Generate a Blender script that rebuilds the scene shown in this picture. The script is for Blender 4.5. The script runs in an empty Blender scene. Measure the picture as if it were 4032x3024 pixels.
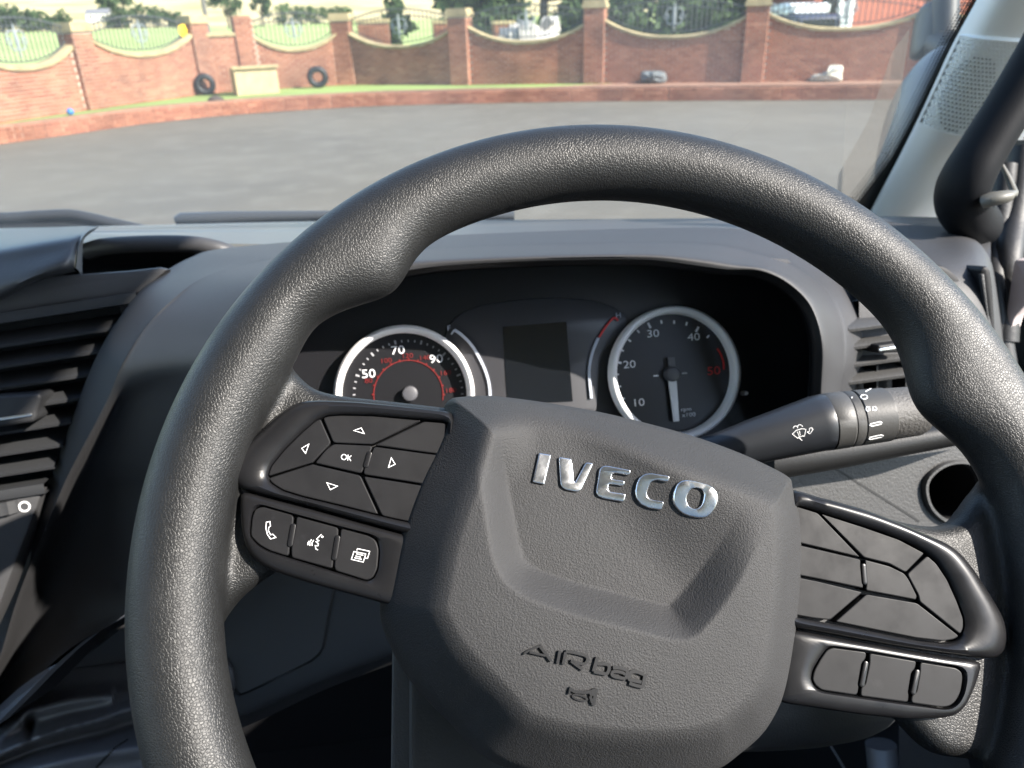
import bpy, bmesh, math, random
import numpy as np
from mathutils import Vector, Matrix
from mathutils.bvhtree import BVHTree
from mathutils.geometry import tessellate_polygon

random.seed(7)
RAD = math.radians
SC = bpy.context.scene
COL = SC.collection

# ------------------------------------------------------------------ camera
FPX = 3029.5                       # focal length in photograph pixels (4032 wide)
PITCH, YAW, ROLL = RAD(25.5), RAD(7.0), RAD(1.8)
CAM = Vector((0.0, 0.0, 2.05))
_f = Vector((math.sin(YAW) * math.cos(PITCH), math.cos(YAW) * math.cos(PITCH), -math.sin(PITCH)))
_r0 = Vector((math.cos(YAW), -math.sin(YAW), 0))
_u0 = _r0.cross(_f)
CR = (_r0 * math.cos(ROLL) - _u0 * math.sin(ROLL)).normalized()
CU = (_u0 * math.cos(ROLL) + _r0 * math.sin(ROLL)).normalized()
CF = _f.normalized()
cd = bpy.data.cameras.new('camera')
cam = bpy.data.objects.new('camera', cd)
COL.objects.link(cam)
cd.sensor_width = 36.0
cd.lens = 36.0 * FPX / 4032.0
cd.clip_start = 0.01
cd.clip_end = 5000.0
cd.dof.use_dof = True
cd.dof.focus_distance = 0.335
cd.dof.aperture_fstop = 16.0
mw = Matrix((CR, CU, -CF)).transposed().to_4x4()
mw.translation = CAM
cam.matrix_world = mw
SC.camera = cam

# ------------------------------------------------------------------ sky and sun
SUN_EL, SUN_AZ = RAD(36.0), RAD(121.5)     # azimuth clockwise from +Y (van's forward)
SUN = Vector((math.cos(SUN_EL) * math.sin(SUN_AZ), math.cos(SUN_EL) * math.cos(SUN_AZ), math.sin(SUN_EL)))
world = bpy.data.worlds.new('World')
SC.world = world
world.use_nodes = True
wn = world.node_tree
for n in list(wn.nodes):
    wn.nodes.remove(n)
sky = wn.nodes.new('ShaderNodeTexSky')
sky.sky_type = 'NISHITA'
sky.sun_disc = False
sky.sun_elevation = SUN_EL
sky.sun_rotation = SUN_AZ
sky.air_density = 1.0
sky.dust_density = 0.5
bg = wn.nodes.new('ShaderNodeBackground')
bg.inputs['Strength'].default_value = 0.15
wo = wn.nodes.new('ShaderNodeOutputWorld')
wn.links.new(sky.outputs['Color'], bg.inputs['Color'])
wn.links.new(bg.outputs['Background'], wo.inputs['Surface'])
sl = bpy.data.lights.new('sun', 'SUN')
sl.energy = 4.5
sl.angle = RAD(0.53)
sl.color = (1.0, 0.93, 0.84)
sun = bpy.data.objects.new('sun', sl)
COL.objects.link(sun)
sun.rotation_euler = SUN.to_track_quat('Z', 'Y').to_euler()
sun.location = (0, 0, 30)

SC.view_settings.view_transform = 'Standard'
SC.view_settings.look = 'None'
SC.view_settings.exposure = 1.75
SC.view_settings.gamma = 1.0
SC.view_settings.use_curve_mapping = False
SC.render.engine = 'CYCLES'
cy = SC.cycles
cy.use_denoising = True
try:
    cy.denoiser = 'OPENIMAGEDENOISE'
    cy.denoising_input_passes = 'RGB_ALBEDO_NORMAL'
    cy.denoising_prefilter = 'ACCURATE'
except Exception:
    pass
cy.max_bounces = 8
cy.diffuse_bounces = 4
cy.glossy_bounces = 4
cy.transparent_max_bounces = 12
cy.caustics_reflective = False
cy.caustics_refractive = False
cy.sample_clamp_indirect = 6.0

# ------------------------------------------------------------------ projection helpers
def ray(p):
    return (CR * ((p[0] - 2016.0) / FPX) + CU * (-(p[1] - 1512.0) / FPX) + CF)
def at_d(p, d):
    return CAM + ray(p) * d
def at_z(p, z):
    r = ray(p); return CAM + r * ((z - CAM.z) / r.z)
def at_y(p, y):
    r = ray(p); return CAM + r * ((y - CAM.y) / r.y)
def at_plane(p, o, n):
    r = ray(p); return CAM + r * ((o - CAM).dot(n) / r.dot(n))
def to_px(w):
    q = w - CAM; d = q.dot(CF)
    return (2016 + FPX * q.dot(CR) / d, 1512 - FPX * q.dot(CU) / d)
def zm(x0, y0, k):
    return lambda pts: [(x0 + k * a, y0 + k * b) for a, b in pts]
D = zm(0, 0, 1.82278)
zA = zm(2040, 1730, .36166); zB = zm(2000, 2480, .27125); zC = zm(2340, 1160, .3376)
zS = zm(1240, 1200, .5425); zE = zm(2750, 1480, .42948); zV = zm(0, 1500, .36145)
zG = zm(3300, 850, .33152); zH = zm(2900, 2500, .51175); zL = zm(800, 1450, .60277)
zR = zm(2900, 1850, .7075); zHB = zm(1400, 1450, .94858)
z1 = zm(0, 0, .63291); z2 = zm(1300, 0, .63291); z3 = zm(2632, 0, .63291); z4 = zm(0, 800, .63291)
z5 = zm(2632, 1000, .63291); z6 = zm(0, 1974, .63291); z7 = zm(800, 2200, .49729)
zP = zm(3400, 0, .54249); zCL = zm(1200, 950, .94937)

class Frame:
    def __init__(s, o, u, v):
        s.o = Vector(o); s.u = Vector(u).normalized()
        s.n = s.u.cross(Vector(v)).normalized(); s.v = s.n.cross(s.u)
    def to(s, x, y, h=0.0):
        return s.o + s.u * x + s.v * y + s.n * h
    def px(s, p, h=0.0):
        q = at_plane(p, s.o + s.n * h, s.n) - s.o
        return (q.dot(s.u), q.dot(s.v))
    def pxs(s, pts, h=0.0):
        return [s.px(p, h) for p in pts]
    def matrix(s):
        m = Matrix((s.u, s.v, s.n)).transposed().to_4x4(); m.translation = s.o
        return m

# ------------------------------------------------------------------ object helpers
ROOTM = {}
def tag(o, label=None, cat=None, group=None, kind=None):
    if label: o['label'] = label
    if cat: o['category'] = cat
    if group: o['group'] = group
    if kind: o['kind'] = kind
    return o
def thing(name, label, cat, loc=(0, 0, 0), group=None, matrix=None):
    o = bpy.data.objects.new(name, None); COL.objects.link(o)
    o.empty_display_size = 0.02
    m = matrix if matrix is not None else Matrix.Translation(Vector(loc))
    o.matrix_world = m
    ROOTM[o.name] = m.copy()
    return tag(o, label, cat, group)
class MB:
    def __init__(s):
        s.v = []; s.f = []; s.mi = []
    def add(s, verts, faces, mi=0):
        k = len(s.v); s.v.extend([tuple(v) for v in verts])
        s.f.extend([tuple(i + k for i in f) for f in faces]); s.mi.extend([mi] * len(faces))
        return s
    def box(s, c, hx, hy, hz, ax=None, mi=0):
        c = Vector(c); X, Y, Z = ax if ax else (Vector((1, 0, 0)), Vector((0, 1, 0)), Vector((0, 0, 1)))
        vs = [c + X * (a * hx) + Y * (b * hy) + Z * (d * hz) for a in (-1, 1) for b in (-1, 1) for d in (-1, 1)]
        return s.add(vs, [(0, 1, 3, 2), (4, 6, 7, 5), (0, 4, 5, 1), (2, 3, 7, 6), (0, 2, 6, 4), (1, 5, 7, 3)], mi)
    def tube(s, pts, rad, n=10, caps=True, mi=0, flat=1.0, up=None):
        pts = [Vector(p) for p in pts]; m = len(pts)
        if not hasattr(rad, '__len__'): rad = [rad] * m
        vs = []; prev = None
        for i, p in enumerate(pts):
            t = (pts[min(i + 1, m - 1)] - pts[max(i - 1, 0)]).normalized()
            ref = up if up is not None else (prev if prev is not None else (Vector((0, 0, 1)) if abs(t.z) < .9 else Vector((1, 0, 0))))
            a = (ref - t * ref.dot(t)).normalized(); b = t.cross(a); prev = a
            for k in range(n):
                q = 2 * math.pi * k / n
                vs.append(p + (a * math.cos(q) * flat + b * math.sin(q)) * rad[i])
        fs = [(i * n + k, i * n + (k + 1) % n, (i + 1) * n + (k + 1) % n, (i + 1) * n + k) for i in range(m - 1) for k in range(n)]
        if caps:
            fs += [tuple(range(n - 1, -1, -1)), tuple((m - 1) * n + k for k in range(n))]
        return s.add(vs, fs, mi)
    def grid(s, G, mi=0, flip=False):
        nr, nc = len(G), len(G[0])
        fs = [(i * nc + j, i * nc + j + 1, (i + 1) * nc + j + 1, (i + 1) * nc + j) for i in range(nr - 1) for j in range(nc - 1)]
        if flip: fs = [f[::-1] for f in fs]
        return s.add([p for row in G for p in row], fs, mi)
    def prism(s, fr, pts, h0, h1, bev=0.0, seg=2, mi=0, hfn=None):
        """pts: 2-D outline in fr; closed body from h0 to h1 with a rounded top edge."""
        n = len(pts); ar = sum(pts[i][0] * pts[(i + 1) % n][1] - pts[(i + 1) % n][0] * pts[i][1] for i in range(n))
        if ar < 0: pts = pts[::-1]
        rings = [(0.0, h0)]
        if bev > 0:
            for k in range(seg + 1):
                a = math.pi / 2 * k / seg
                rings.append((bev * (1 - math.cos(a)), h1 - bev + bev * math.sin(a)))
        else:
            rings.append((0.0, h1))
        nrm = []
        for i in range(n):
            a, b, c = pts[i - 1], pts[i], pts[(i + 1) % n]
            d1 = Vector((b[0] - a[0], b[1] - a[1])); d2 = Vector((c[0] - b[0], c[1] - b[1]))
            if d1.length < 1e-9: d1 = d2
            if d2.length < 1e-9: d2 = d1
            d1.normalize(); d2.normalize()
            m1 = Vector((-d1.y, d1.x)); m2 = Vector((-d2.y, d2.x)); m = m1 + m2
            if m.length < 1e-6: m = m1
            m.normalize(); nrm.append(m / max(0.5, m.dot(m1)))
        vs = []
        for off, h in rings:
            for i in range(n):
                x = pts[i][0] + nrm[i].x * off; y = pts[i][1] + nrm[i].y * off
                hh = h + (hfn(x, y) if hfn else 0.0)
                vs.append(fr.to(x, y, hh))
        R = len(rings)
        fs = [(r * n + i, r * n + (i + 1) % n, (r + 1) * n + (i + 1) % n, (r + 1) * n + i) for r in range(R - 1) for i in range(n)]
        tri = tessellate_polygon([[Vector((pts[i][0] + nrm[i].x * rings[-1][0], pts[i][1] + nrm[i].y * rings[-1][0], 0)) for i in range(n)]])
        fs += [tuple((R - 1) * n + i for i in t) for t in tri]; fs.append(tuple(range(n - 1, -1, -1)))
        return s.add(vs, fs, mi)
    def stroke(s, fr, pts, w, h0, h1, closed=False, mi=0, hfn=None):
        n = len(pts); L = []; Rr = []
        for i in range(n):
            if closed: a, c = pts[i - 1], pts[(i + 1) % n]
            else: a, c = pts[max(i - 1, 0)], pts[min(i + 1, n - 1)]
            b = pts[i]
            d1 = Vector((b[0] - a[0], b[1] - a[1])); d2 = Vector((c[0] - b[0], c[1] - b[1]))
            if d1.length < 1e-9: d1 = d2
            if d2.length < 1e-9: d2 = d1
            d1.normalize(); d2.normalize()
            m1 = Vector((-d1.y, d1.x)); m2 = Vector((-d2.y, d2.x)); m = m1 + m2
            if m.length < 1e-6: m = m1
            m.normalize(); m = m * (w / 2 / max(0.45, m.dot(m1)))
            L.append((b[0] + m.x, b[1] + m.y)); Rr.append((b[0] - m.x, b[1] - m.y))
        vs = []
        for i in range(n):
            for q in (L[i], Rr[i]):
                dh = hfn(q[0], q[1]) if hfn else 0.0
                vs += [fr.to(q[0], q[1], h0 + dh), fr.to(q[0], q[1], h1 + dh)]
        fs = []
        for i in range(n if closed else n - 1):
            a = 4 * i; b = 4 * ((i + 1) % n)
            fs += [(a + 1, a + 3, b + 3, b + 1), (a, b, b + 2, a + 2), (a, a + 1, b + 1, b), (a + 2, b + 2, b + 3, a + 3)]
        if not closed:
            e = 4 * (n - 1); fs += [(0, 2, 3, 1), (e, e + 1, e + 3, e + 2)]
        return s.add(vs, fs, mi)
    def disc(s, fr, c, r, h0, h1, n=20, bev=0.0, mi=0, hfn=None):
        return s.prism(fr, [(c[0] + r * math.cos(2 * math.pi * k / n), c[1] + r * math.sin(2 * math.pi * k / n)) for k in range(n)], h0, h1, bev, 2, mi, hfn)
    def build(s, name, mats, parent=None, smooth=35, label=None, kind=None, sub=0):
        me = bpy.data.meshes.new(name)
        M = None
        if parent is not None:
            root = parent
            while root.parent: root = root.parent
            M = ROOTM.get(root.name)
        vs = s.v
        if M is not None:
            A = np.array(M.inverted()); V = np.array([tuple(v) for v in vs]) @ A[:3, :3].T + A[:3, 3]
            vs = V.tolist()
        me.from_pydata(vs, [], s.f)
        if not isinstance(mats, (list, tuple)): mats = [mats]
        for m in mats: me.materials.append(m)
        if len(mats) > 1: me.polygons.foreach_set('material_index', s.mi)
        bm = bmesh.new(); bm.from_mesh(me); bmesh.ops.recalc_face_normals(bm, faces=bm.faces); bm.to_mesh(me); bm.free()
        if smooth:
            me.polygons.foreach_set('use_smooth', [True] * len(me.polygons))
            me.set_sharp_from_angle(angle=RAD(smooth))
        me.update()
        o = bpy.data.objects.new(name, me); COL.objects.link(o)
        if parent is not None: o.parent = parent
        if label: o['label'] = label
        if kind: o['kind'] = kind
        if sub:
            sm = o.modifiers.new('subdivision', 'SUBSURF'); sm.levels = sub; sm.render_levels = sub
        return o
    def single(s, name, mats, label, cat, group=None, smooth=35, kind=None):
        """one-mesh thing with its origin at its base."""
        V = np.array([tuple(v) for v in s.v]); c = Vector(((V[:, 0].min() + V[:, 0].max()) / 2, (V[:, 1].min() + V[:, 1].max()) / 2, V[:, 2].min()))
        s.v = (V - np.array(c)).tolist()
        o = s.build(name, mats, None, smooth)
        o.location = c
        return tag(o, label, cat, group, kind)

def catmull(P, m, closed=False):
    P = np.asarray(P, float); n = len(P); out = []
    rng = n if closed else n - 1
    for i in range(rng):
        if closed: a, b, c, d = P[i - 1], P[i], P[(i + 1) % n], P[(i + 2) % n]
        else:
            b, c = P[i], P[i + 1]; a = P[i - 1] if i > 0 else 2 * b - c; d = P[i + 2] if i + 2 < n else 2 * c - b
        for k in range(m):
            t = k / m
            out.append(0.5 * ((2 * b) + (-a + c) * t + (2 * a - 5 * b + 4 * c - d) * t * t + (-a + 3 * b - 3 * c + d) * t ** 3))
    if not closed: out.append(P[-1])
    return np.array(out)
def smooth_grid(G, mi, mj):
    A = np.array([[tuple(p) for p in row] for row in G], float)
    A = catmull(A, mi) if mi > 1 else A
    B = np.swapaxes(A, 0, 1); B = catmull(B, mj) if mj > 1 else B
    return np.swapaxes(B, 0, 1)
def round_poly(pts, r, n=5):
    out = []; m = len(pts)
    for i in range(m):
        a, b, c = Vector(pts[i - 1]), Vector(pts[i]), Vector(pts[(i + 1) % m])
        u = a - b; v = c - b; lu, lv = u.length, v.length
        if lu < 1e-9 or lv < 1e-9: continue
        u /= lu; v /= lv
        k = min(r, lu * .45, lv * .45)
        p, q = b + u * k, b + v * k
        for j in range(n + 1):
            t = j / n; out.append(tuple((p * (1 - t) + b * t) * (1 - t) + (b * (1 - t) + q * t) * t))
    return out
def sdist(P, poly):
    """distance of points P (N,2) to closed polygon; negative outside."""
    P = np.asarray(P, float); Q = np.asarray(poly, float); best = np.full(len(P), 1e9); ins = np.zeros(len(P), bool)
    for i in range(len(Q)):
        a, b = Q[i - 1], Q[i]; ab = b - a; t = np.clip(((P - a) @ ab) / max(ab @ ab, 1e-18), 0, 1)
        d = np.hypot(P[:, 0] - a[0] - t * ab[0], P[:, 1] - a[1] - t * ab[1]); best = np.minimum(best, d)
        c = (a[1] > P[:, 1]) != (b[1] > P[:, 1])
        with np.errstate(divide='ignore', invalid='ignore'):
            xx = (b[0] - a[0]) * (P[:, 1] - a[1]) / (b[1] - a[1]) + a[0]
        ins ^= c & (P[:, 0] < xx)
    return np.where(ins, best, -best)
def sstep(x):
    x = np.clip(x, 0, 1); return x * x * (3 - 2 * x)
def text_mesh(txt, size, sx=1.0):
    cu = bpy.data.curves.new('glyphs', 'FONT'); cu.body = txt; cu.size = size; cu.align_x = 'CENTER'; cu.align_y = 'CENTER'
    cu.resolution_u = 4
    o = bpy.data.objects.new('glyphs', cu); COL.objects.link(o)
    dg = bpy.context.evaluated_depsgraph_get(); dg.update()
    me = bpy.data.meshes.new_from_object(o.evaluated_get(dg))
    V = [(v.co.x * sx, v.co.y) for v in me.vertices]; Fc = [tuple(p.vertices) for p in me.polygons]
    bpy.data.objects.remove(o); bpy.data.curves.remove(cu); bpy.data.meshes.remove(me)
    return V, Fc
def add_text(mb, fr, txt, c, size, h, sx=1.0, rot=0.0, mi=0):
    V, Fc = text_mesh(txt, size, sx); ca, sa = math.cos(rot), math.sin(rot)
    return mb.add([fr.to(c[0] + x * ca - y * sa, c[1] + x * sa + y * ca, h) for x, y in V], Fc, mi)

# ------------------------------------------------------------------ materials
def mat(name, col, rough=0.5, metal=0.0, spec=0.5, var=None, bump=None, coat=0.0, rvar=None, dirt=None):
    """var=(scale,amount) brightness noise; bump=[(kind,scale,strength,distance)...]; rvar=(scale,amount)"""
    m = bpy.data.materials.new(name); m.use_nodes = True
    nt = m.node_tree; N = nt.nodes; L = nt.links; b = N['Principled BSDF']
    b.inputs['Base Color'].default_value = (*col, 1); b.inputs['Roughness'].default_value = rough
    b.inputs['Metallic'].default_value = metal; b.inputs['Specular IOR Level'].default_value = spec
    b.inputs['Coat Weight'].default_value = coat
    tc = N.new('ShaderNodeTexCoord')
    def noise(scale, det=4.0, rg=.55):
        t = N.new('ShaderNodeTexNoise'); t.inputs['Scale'].default_value = scale; t.inputs['Detail'].default_value = det
        t.inputs['Roughness'].default_value = rg
        L.new(tc.outputs['Object'], t.inputs['Vector']); return t.outputs['Fac']
    colsock = None
    if var:
        mr = N.new('ShaderNodeMapRange'); L.new(noise(var[0]), mr.inputs['Value'])
        mr.inputs['From Min'].default_value = .3; mr.inputs['From Max'].default_value = .7
        mr.inputs['To Min'].default_value = 1 - var[1]; mr.inputs['To Max'].default_value = 1 + var[1]
        mx = N.new('ShaderNodeVectorMath'); mx.operation = 'SCALE'; mx.inputs[0].default_value = col
        L.new(mr.outputs['Result'], mx.inputs['Scale']); colsock = mx.outputs['Vector']
    if dirt:
        # pale dust: (scale, threshold, colour)
        mr = N.new('ShaderNodeMapRange'); L.new(noise(dirt[0], 6, .7), mr.inputs['Value'])
        mr.inputs['From Min'].default_value = dirt[1]; mr.inputs['From Max'].default_value = dirt[1] + .12
        mr.inputs['To Max'].default_value = dirt[3] if len(dirt) > 3 else .8
        mix = N.new('ShaderNodeMix'); mix.data_type = 'RGBA'
        L.new(mr.outputs['Result'], mix.inputs[0])
        if colsock: L.new(colsock, mix.inputs[6])
        else: mix.inputs[6].default_value = (*col, 1)
        mix.inputs[7].default_value = (*dirt[2], 1); colsock = mix.outputs[2]
    if colsock: L.new(colsock, b.inputs['Base Color'])
    if rvar:
        mr = N.new('ShaderNodeMapRange'); L.new(noise(rvar[0], 5, .6), mr.inputs['Value'])
        mr.inputs['From Min'].default_value = .3; mr.inputs['From Max'].default_value = .7
        mr.inputs['To Min'].default_value = rough - rvar[1]; mr.inputs['To Max'].default_value = rough + rvar[1]
        L.new(mr.outputs['Result'], b.inputs['Roughness'])
    nrm = None
    for bp in (bump or []):
        kind, scale, st, dist = bp[:4]
        if kind == 'noise':
            h = noise(scale, 3.0)
        else:
            t = N.new('ShaderNodeTexVoronoi'); t.inputs['Scale'].default_value = scale
            vec = tc.outputs['Object']
            if kind == 'leather':
                t.feature = 'DISTANCE_TO_EDGE'
                nz = N.new('ShaderNodeTexNoise'); nz.inputs['Scale'].default_value = scale * .9; L.new(tc.outputs['Object'], nz.inputs['Vector'])
                va = N.new('ShaderNodeVectorMath'); va.operation = 'MULTIPLY_ADD'
                L.new(nz.outputs['Color'], va.inputs[0]); va.inputs[1].default_value = (.7 / scale,) * 3; L.new(vec, va.inputs[2])
                vec = va.outputs['Vector']
            elif kind == 'cells':
                t.feature = 'SMOOTH_F1'
            elif kind == 'dimple':
                t.feature = 'F1'; t.inputs['Randomness'].default_value = 0.0
            L.new(vec, t.inputs['Vector'])
            h = t.outputs['Distance']
            mr = N.new('ShaderNodeMapRange'); L.new(h, mr.inputs['Value'])
            mr.interpolation_type = 'SMOOTHSTEP'
            mr.inputs['From Max'].default_value = .22 if kind == 'leather' else (.6 if kind == 'dimple' else .8)
            h = mr.outputs['Result']
        bn = N.new('ShaderNodeBump'); bn.inputs['Strength'].default_value = st; bn.inputs['Distance'].default_value = dist
        L.new(h, bn.inputs['Height'])
        if nrm: L.new(nrm, bn.inputs['Normal'])
        nrm = bn.outputs['Normal']
    if nrm: L.new(nrm, b.inputs['Normal'])
    return m
def glass(name, gloss=.06, tint=(1, 1, 1), dust=0.0):
    m = bpy.data.materials.new(name); m.use_nodes = True; nt = m.node_tree; N = nt.nodes; L = nt.links
    N.remove(N['Principled BSDF']); out = N['Material Output']
    tr = N.new('ShaderNodeBsdfTransparent'); tr.inputs['Color'].default_value = (*tint, 1)
    gl = N.new('ShaderNodeBsdfGlossy'); gl.inputs['Roughness'].default_value = .02
    fr = N.new('ShaderNodeFresnel'); fr.inputs['IOR'].default_value = 1.45
    mr = N.new('ShaderNodeMath'); mr.operation = 'MULTIPLY'; mr.inputs[1].default_value = gloss / .04; L.new(fr.outputs[0], mr.inputs[0])
    mr.use_clamp = True
    mx = N.new('ShaderNodeMixShader'); L.new(mr.outputs[0], mx.inputs[0]); L.new(tr.outputs[0], mx.inputs[1]); L.new(gl.outputs[0], mx.inputs[2])
    last = mx
    if dust:
        tc = N.new('ShaderNodeTexCoord'); ns = N.new('ShaderNodeTexNoise'); ns.inputs['Scale'].default_value = 5.0; ns.inputs['Detail'].default_value = 6
        L.new(tc.outputs['Object'], ns.inputs['Vector'])
        mp = N.new('ShaderNodeMapRange'); L.new(ns.outputs['Fac'], mp.inputs['Value']); mp.inputs['From Min'].default_value = .3
        mp.inputs['From Max'].default_value = .8; mp.inputs['To Min'].default_value = dust * .4; mp.inputs['To Max'].default_value = dust * 1.8
        df = N.new('ShaderNodeBsdfDiffuse'); df.inputs['Color'].default_value = (.80, .77, .70, 1)
        tl = N.new('ShaderNodeBsdfTranslucent'); tl.inputs['Color'].default_value = (.80, .77, .70, 1)
        ad = N.new('ShaderNodeMixShader'); L.new(df.outputs[0], ad.inputs[1]); L.new(tl.outputs[0], ad.inputs[2])
        m2 = N.new('ShaderNodeMixShader'); L.new(mp.outputs['Result'], m2.inputs[0]); L.new(mx.outputs[0], m2.inputs[1]); L.new(ad.outputs[0], m2.inputs[2])
        last = m2
    L.new(last.outputs[0], out.inputs['Surface'])
    return m

M_LEATHER = mat('black_leather', (.0105, .0108, .011), .47, spec=.46, var=(60, .10), bump=[('leather', 820, .42, .00022), ('noise', 1500, .08, .0002)], rvar=(40, .06))
M_PAD = mat('grained_plastic', (.031, .031, .032), .60, spec=.25, var=(40, .06), dirt=(190, .765, (.30, .30, .29), .8), bump=[('noise', 1400, .75, .0006)], rvar=(30, .05))
M_BEZEL = mat('satin_black_plastic', (.009, .009, .010), .32, spec=.3, rvar=(50, .07))
M_BUTTON = mat('black_button_plastic', (.0105, .0105, .0115), .5, spec=.18, rvar=(70, .10), dirt=(60, .62, (.022, .022, .024), .5))
M_EMBOSS = mat('smooth_moulded_plastic', (.013, .013, .014), .45, spec=.4)  # darker than the cover, standing in for shading along the letter edges
M_WELL = mat('shadow_gap_black', (.004, .004, .004), .6)
M_CHROME = mat('chrome', (.85, .86, .88), .24, metal=1.0, rvar=(300, .05))
M_WHITE = mat('white_print', (.80, .80, .80), .5)
M_RED = mat('red_print', (.65, .03, .03), .5)
M_HOOD = mat('dimpled_dash_plastic', (.033, .033, .035), .55, spec=.4, bump=[('noise', 1300, .5, .0004)], var=(12, .05))
M_DASH = mat('dash_plastic', (.045, .045, .047), .5, spec=.45, bump=[('noise', 900, .5, .0004)], var=(14, .06))
M_DASHDARK = mat('dark_dash_plastic', (.027, .028, .030), .5, spec=.4, bump=[('noise', 900, .4, .0003)], dirt=(35, .70, (.12, .12, .11), .4))
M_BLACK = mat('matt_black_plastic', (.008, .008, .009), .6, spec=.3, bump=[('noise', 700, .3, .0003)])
M_GREY = mat('light_dash_plastic', (.050, .0495, .049), .5, spec=.4, bump=[('noise', 500, .7, .0006)], var=(12, .06))
M_PILLAR = mat('pale_grey_trim', (.84, .86, .86), .5, spec=.35, bump=[('noise', 500, .25, .0004)])
M_RING = mat('silver_dial_ring', (.95, .93, .93), .45, metal=0)
M_DIAL = mat('black_dial_face', (.010, .010, .012), .35)
M_SCREEN = mat('dark_display', (.006, .007, .009), .08)
M_LENS = glass('cluster_lens', .003)
M_DASHTOP = mat('dash_top_plastic', (.052, .053, .056), .36, spec=.6, bump=[('noise', 900, .3, .0003)])
M_LID = mat('lid_plastic', (.045, .046, .049), .40, spec=.6, bump=[('noise', 700, .7, .0005)])
M_GLASS = glass('windscreen_glass', .045, (.93, .96, .94), .125)  # dust layer also carries the hazy veil of reflections over the view
M_GAITER = mat('gaiter_leather', (.075, .075, .080), .34, spec=.6, bump=[('leather', 600, .3, .0003)], rvar=(30, .06))
M_RUBBER = mat('black_rubber', (.010, .010, .011), .55, bump=[('noise', 200, .3, .001)])
M_BEIGE = mat('beige_bracket', (.11, .105, .09), .5)
M_CLOTH = mat('cabin_trim', (.62, .63, .64), .9, bump=[('noise', 300, .5, .001)])
# ------------------------------------------------------------------ steering wheel
_a, _b = -0.25155, 0.11187
_n = Vector((math.sin(_b), math.sin(_a), -math.cos(_a) * math.cos(_b)))
WN = (CR * _n.x - CU * _n.y + CF * _n.z).normalized()
WC = CAM + CR * 0.05392 - CU * 0.07496 + CF * 0.3244
_up = (Vector((0, 0, 1)) - WN * WN.z).normalized()
WH = Frame(WC, _up.cross(WN), _up)
WR, Wr = 0.18717, 0.0178
wheel = thing('steering_wheel', 'black leather steering wheel with airbag hub turned slightly right, in front of the dials', 'steering wheel', matrix=WH.matrix())

def leather_body():
    # thumb rests: swellings on the inner side of the rim
    thumbs = []
    for pp, A, s in (((842, 618), .0106, .108), ((690, 712), -.0030, .075), ((1985, 880), .0160, .15)):
        x, y = WH.px(D([pp])[0], 0); thumbs.append((math.atan2(y, x), A, s))
    mb = MB(); n, m = 240, 24; vs = []
    for i in range(n):
        t = 2 * math.pi * i / n
        for k in range(m):
            q = 2 * math.pi * k / m
            ext = sum(A * math.exp(-(((t - t0 + math.pi) % (2 * math.pi) - math.pi) / s) ** 2) for t0, A, s in thumbs)
            r = WR + Wr * math.cos(q) - ext * max(0.0, -math.cos(q)) ** .8
            vs.append((r * math.cos(t), r * math.sin(t), Wr * math.sin(q)))
    mb.add(vs, [(i * m + k, ((i + 1) % n) * m + k, ((i + 1) % n) * m + (k + 1) % m, i * m + (k + 1) % m) for i in range(n) for k in range(m)])
    class Loc:
        def to(s, x, y, h): return Vector((x, y, h))
    loc = Loc()
    left = WH.pxs(D([(560, 700), (628, 790), (672, 834), (740, 848), (840, 858), (960, 872), (1010, 878), (960, 1300), (820, 1285), (650, 1232), (598, 1226), (545, 1262), (500, 1300), (440, 1390), (370, 1300), (380, 1000), (440, 850)]), -.006)
    right = WH.pxs(D([(1700, 1045), (1744, 1056), (1824, 1081), (1921, 1112), (1979, 1128), (2040, 1136), (2085, 1126), (2112, 1085), (2180, 1000), (2290, 1100), (2330, 1400), (2220, 1660), (2040, 1640), (1990, 1590), (1950, 1545), (1880, 1530), (1740, 1495), (1700, 1490)]), -.006)
    for pl in (left, right):
        mb.prism(loc, round_poly(pl, .006), -.022, -.0062, .007, 3)
    me = bpy.data.meshes.new('rim'); me.from_pydata(mb.v, [], mb.f)
    o = bpy.data.objects.new('rim_base', me); COL.objects.link(o)
    rm = o.modifiers.new('r', 'REMESH'); rm.mode = 'VOXEL'; rm.voxel_size = .0017; rm.adaptivity = 0
    sm = o.modifiers.new('s', 'SMOOTH'); sm.factor = .5; sm.iterations = 14
    dg = bpy.context.evaluated_depsgraph_get(); dg.update()
    me2 = bpy.data.meshes.new_from_object(o.evaluated_get(dg))
    bpy.data.objects.remove(o)
    me2.name = 'rim'; me2.materials.clear(); me2.materials.append(M_LEATHER)
    me2.polygons.foreach_set('use_smooth', [True] * len(me2.polygons))
    r = bpy.data.objects.new('rim', me2); COL.objects.link(r); r.parent = wheel
    return r
rim = leather_body()

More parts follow.
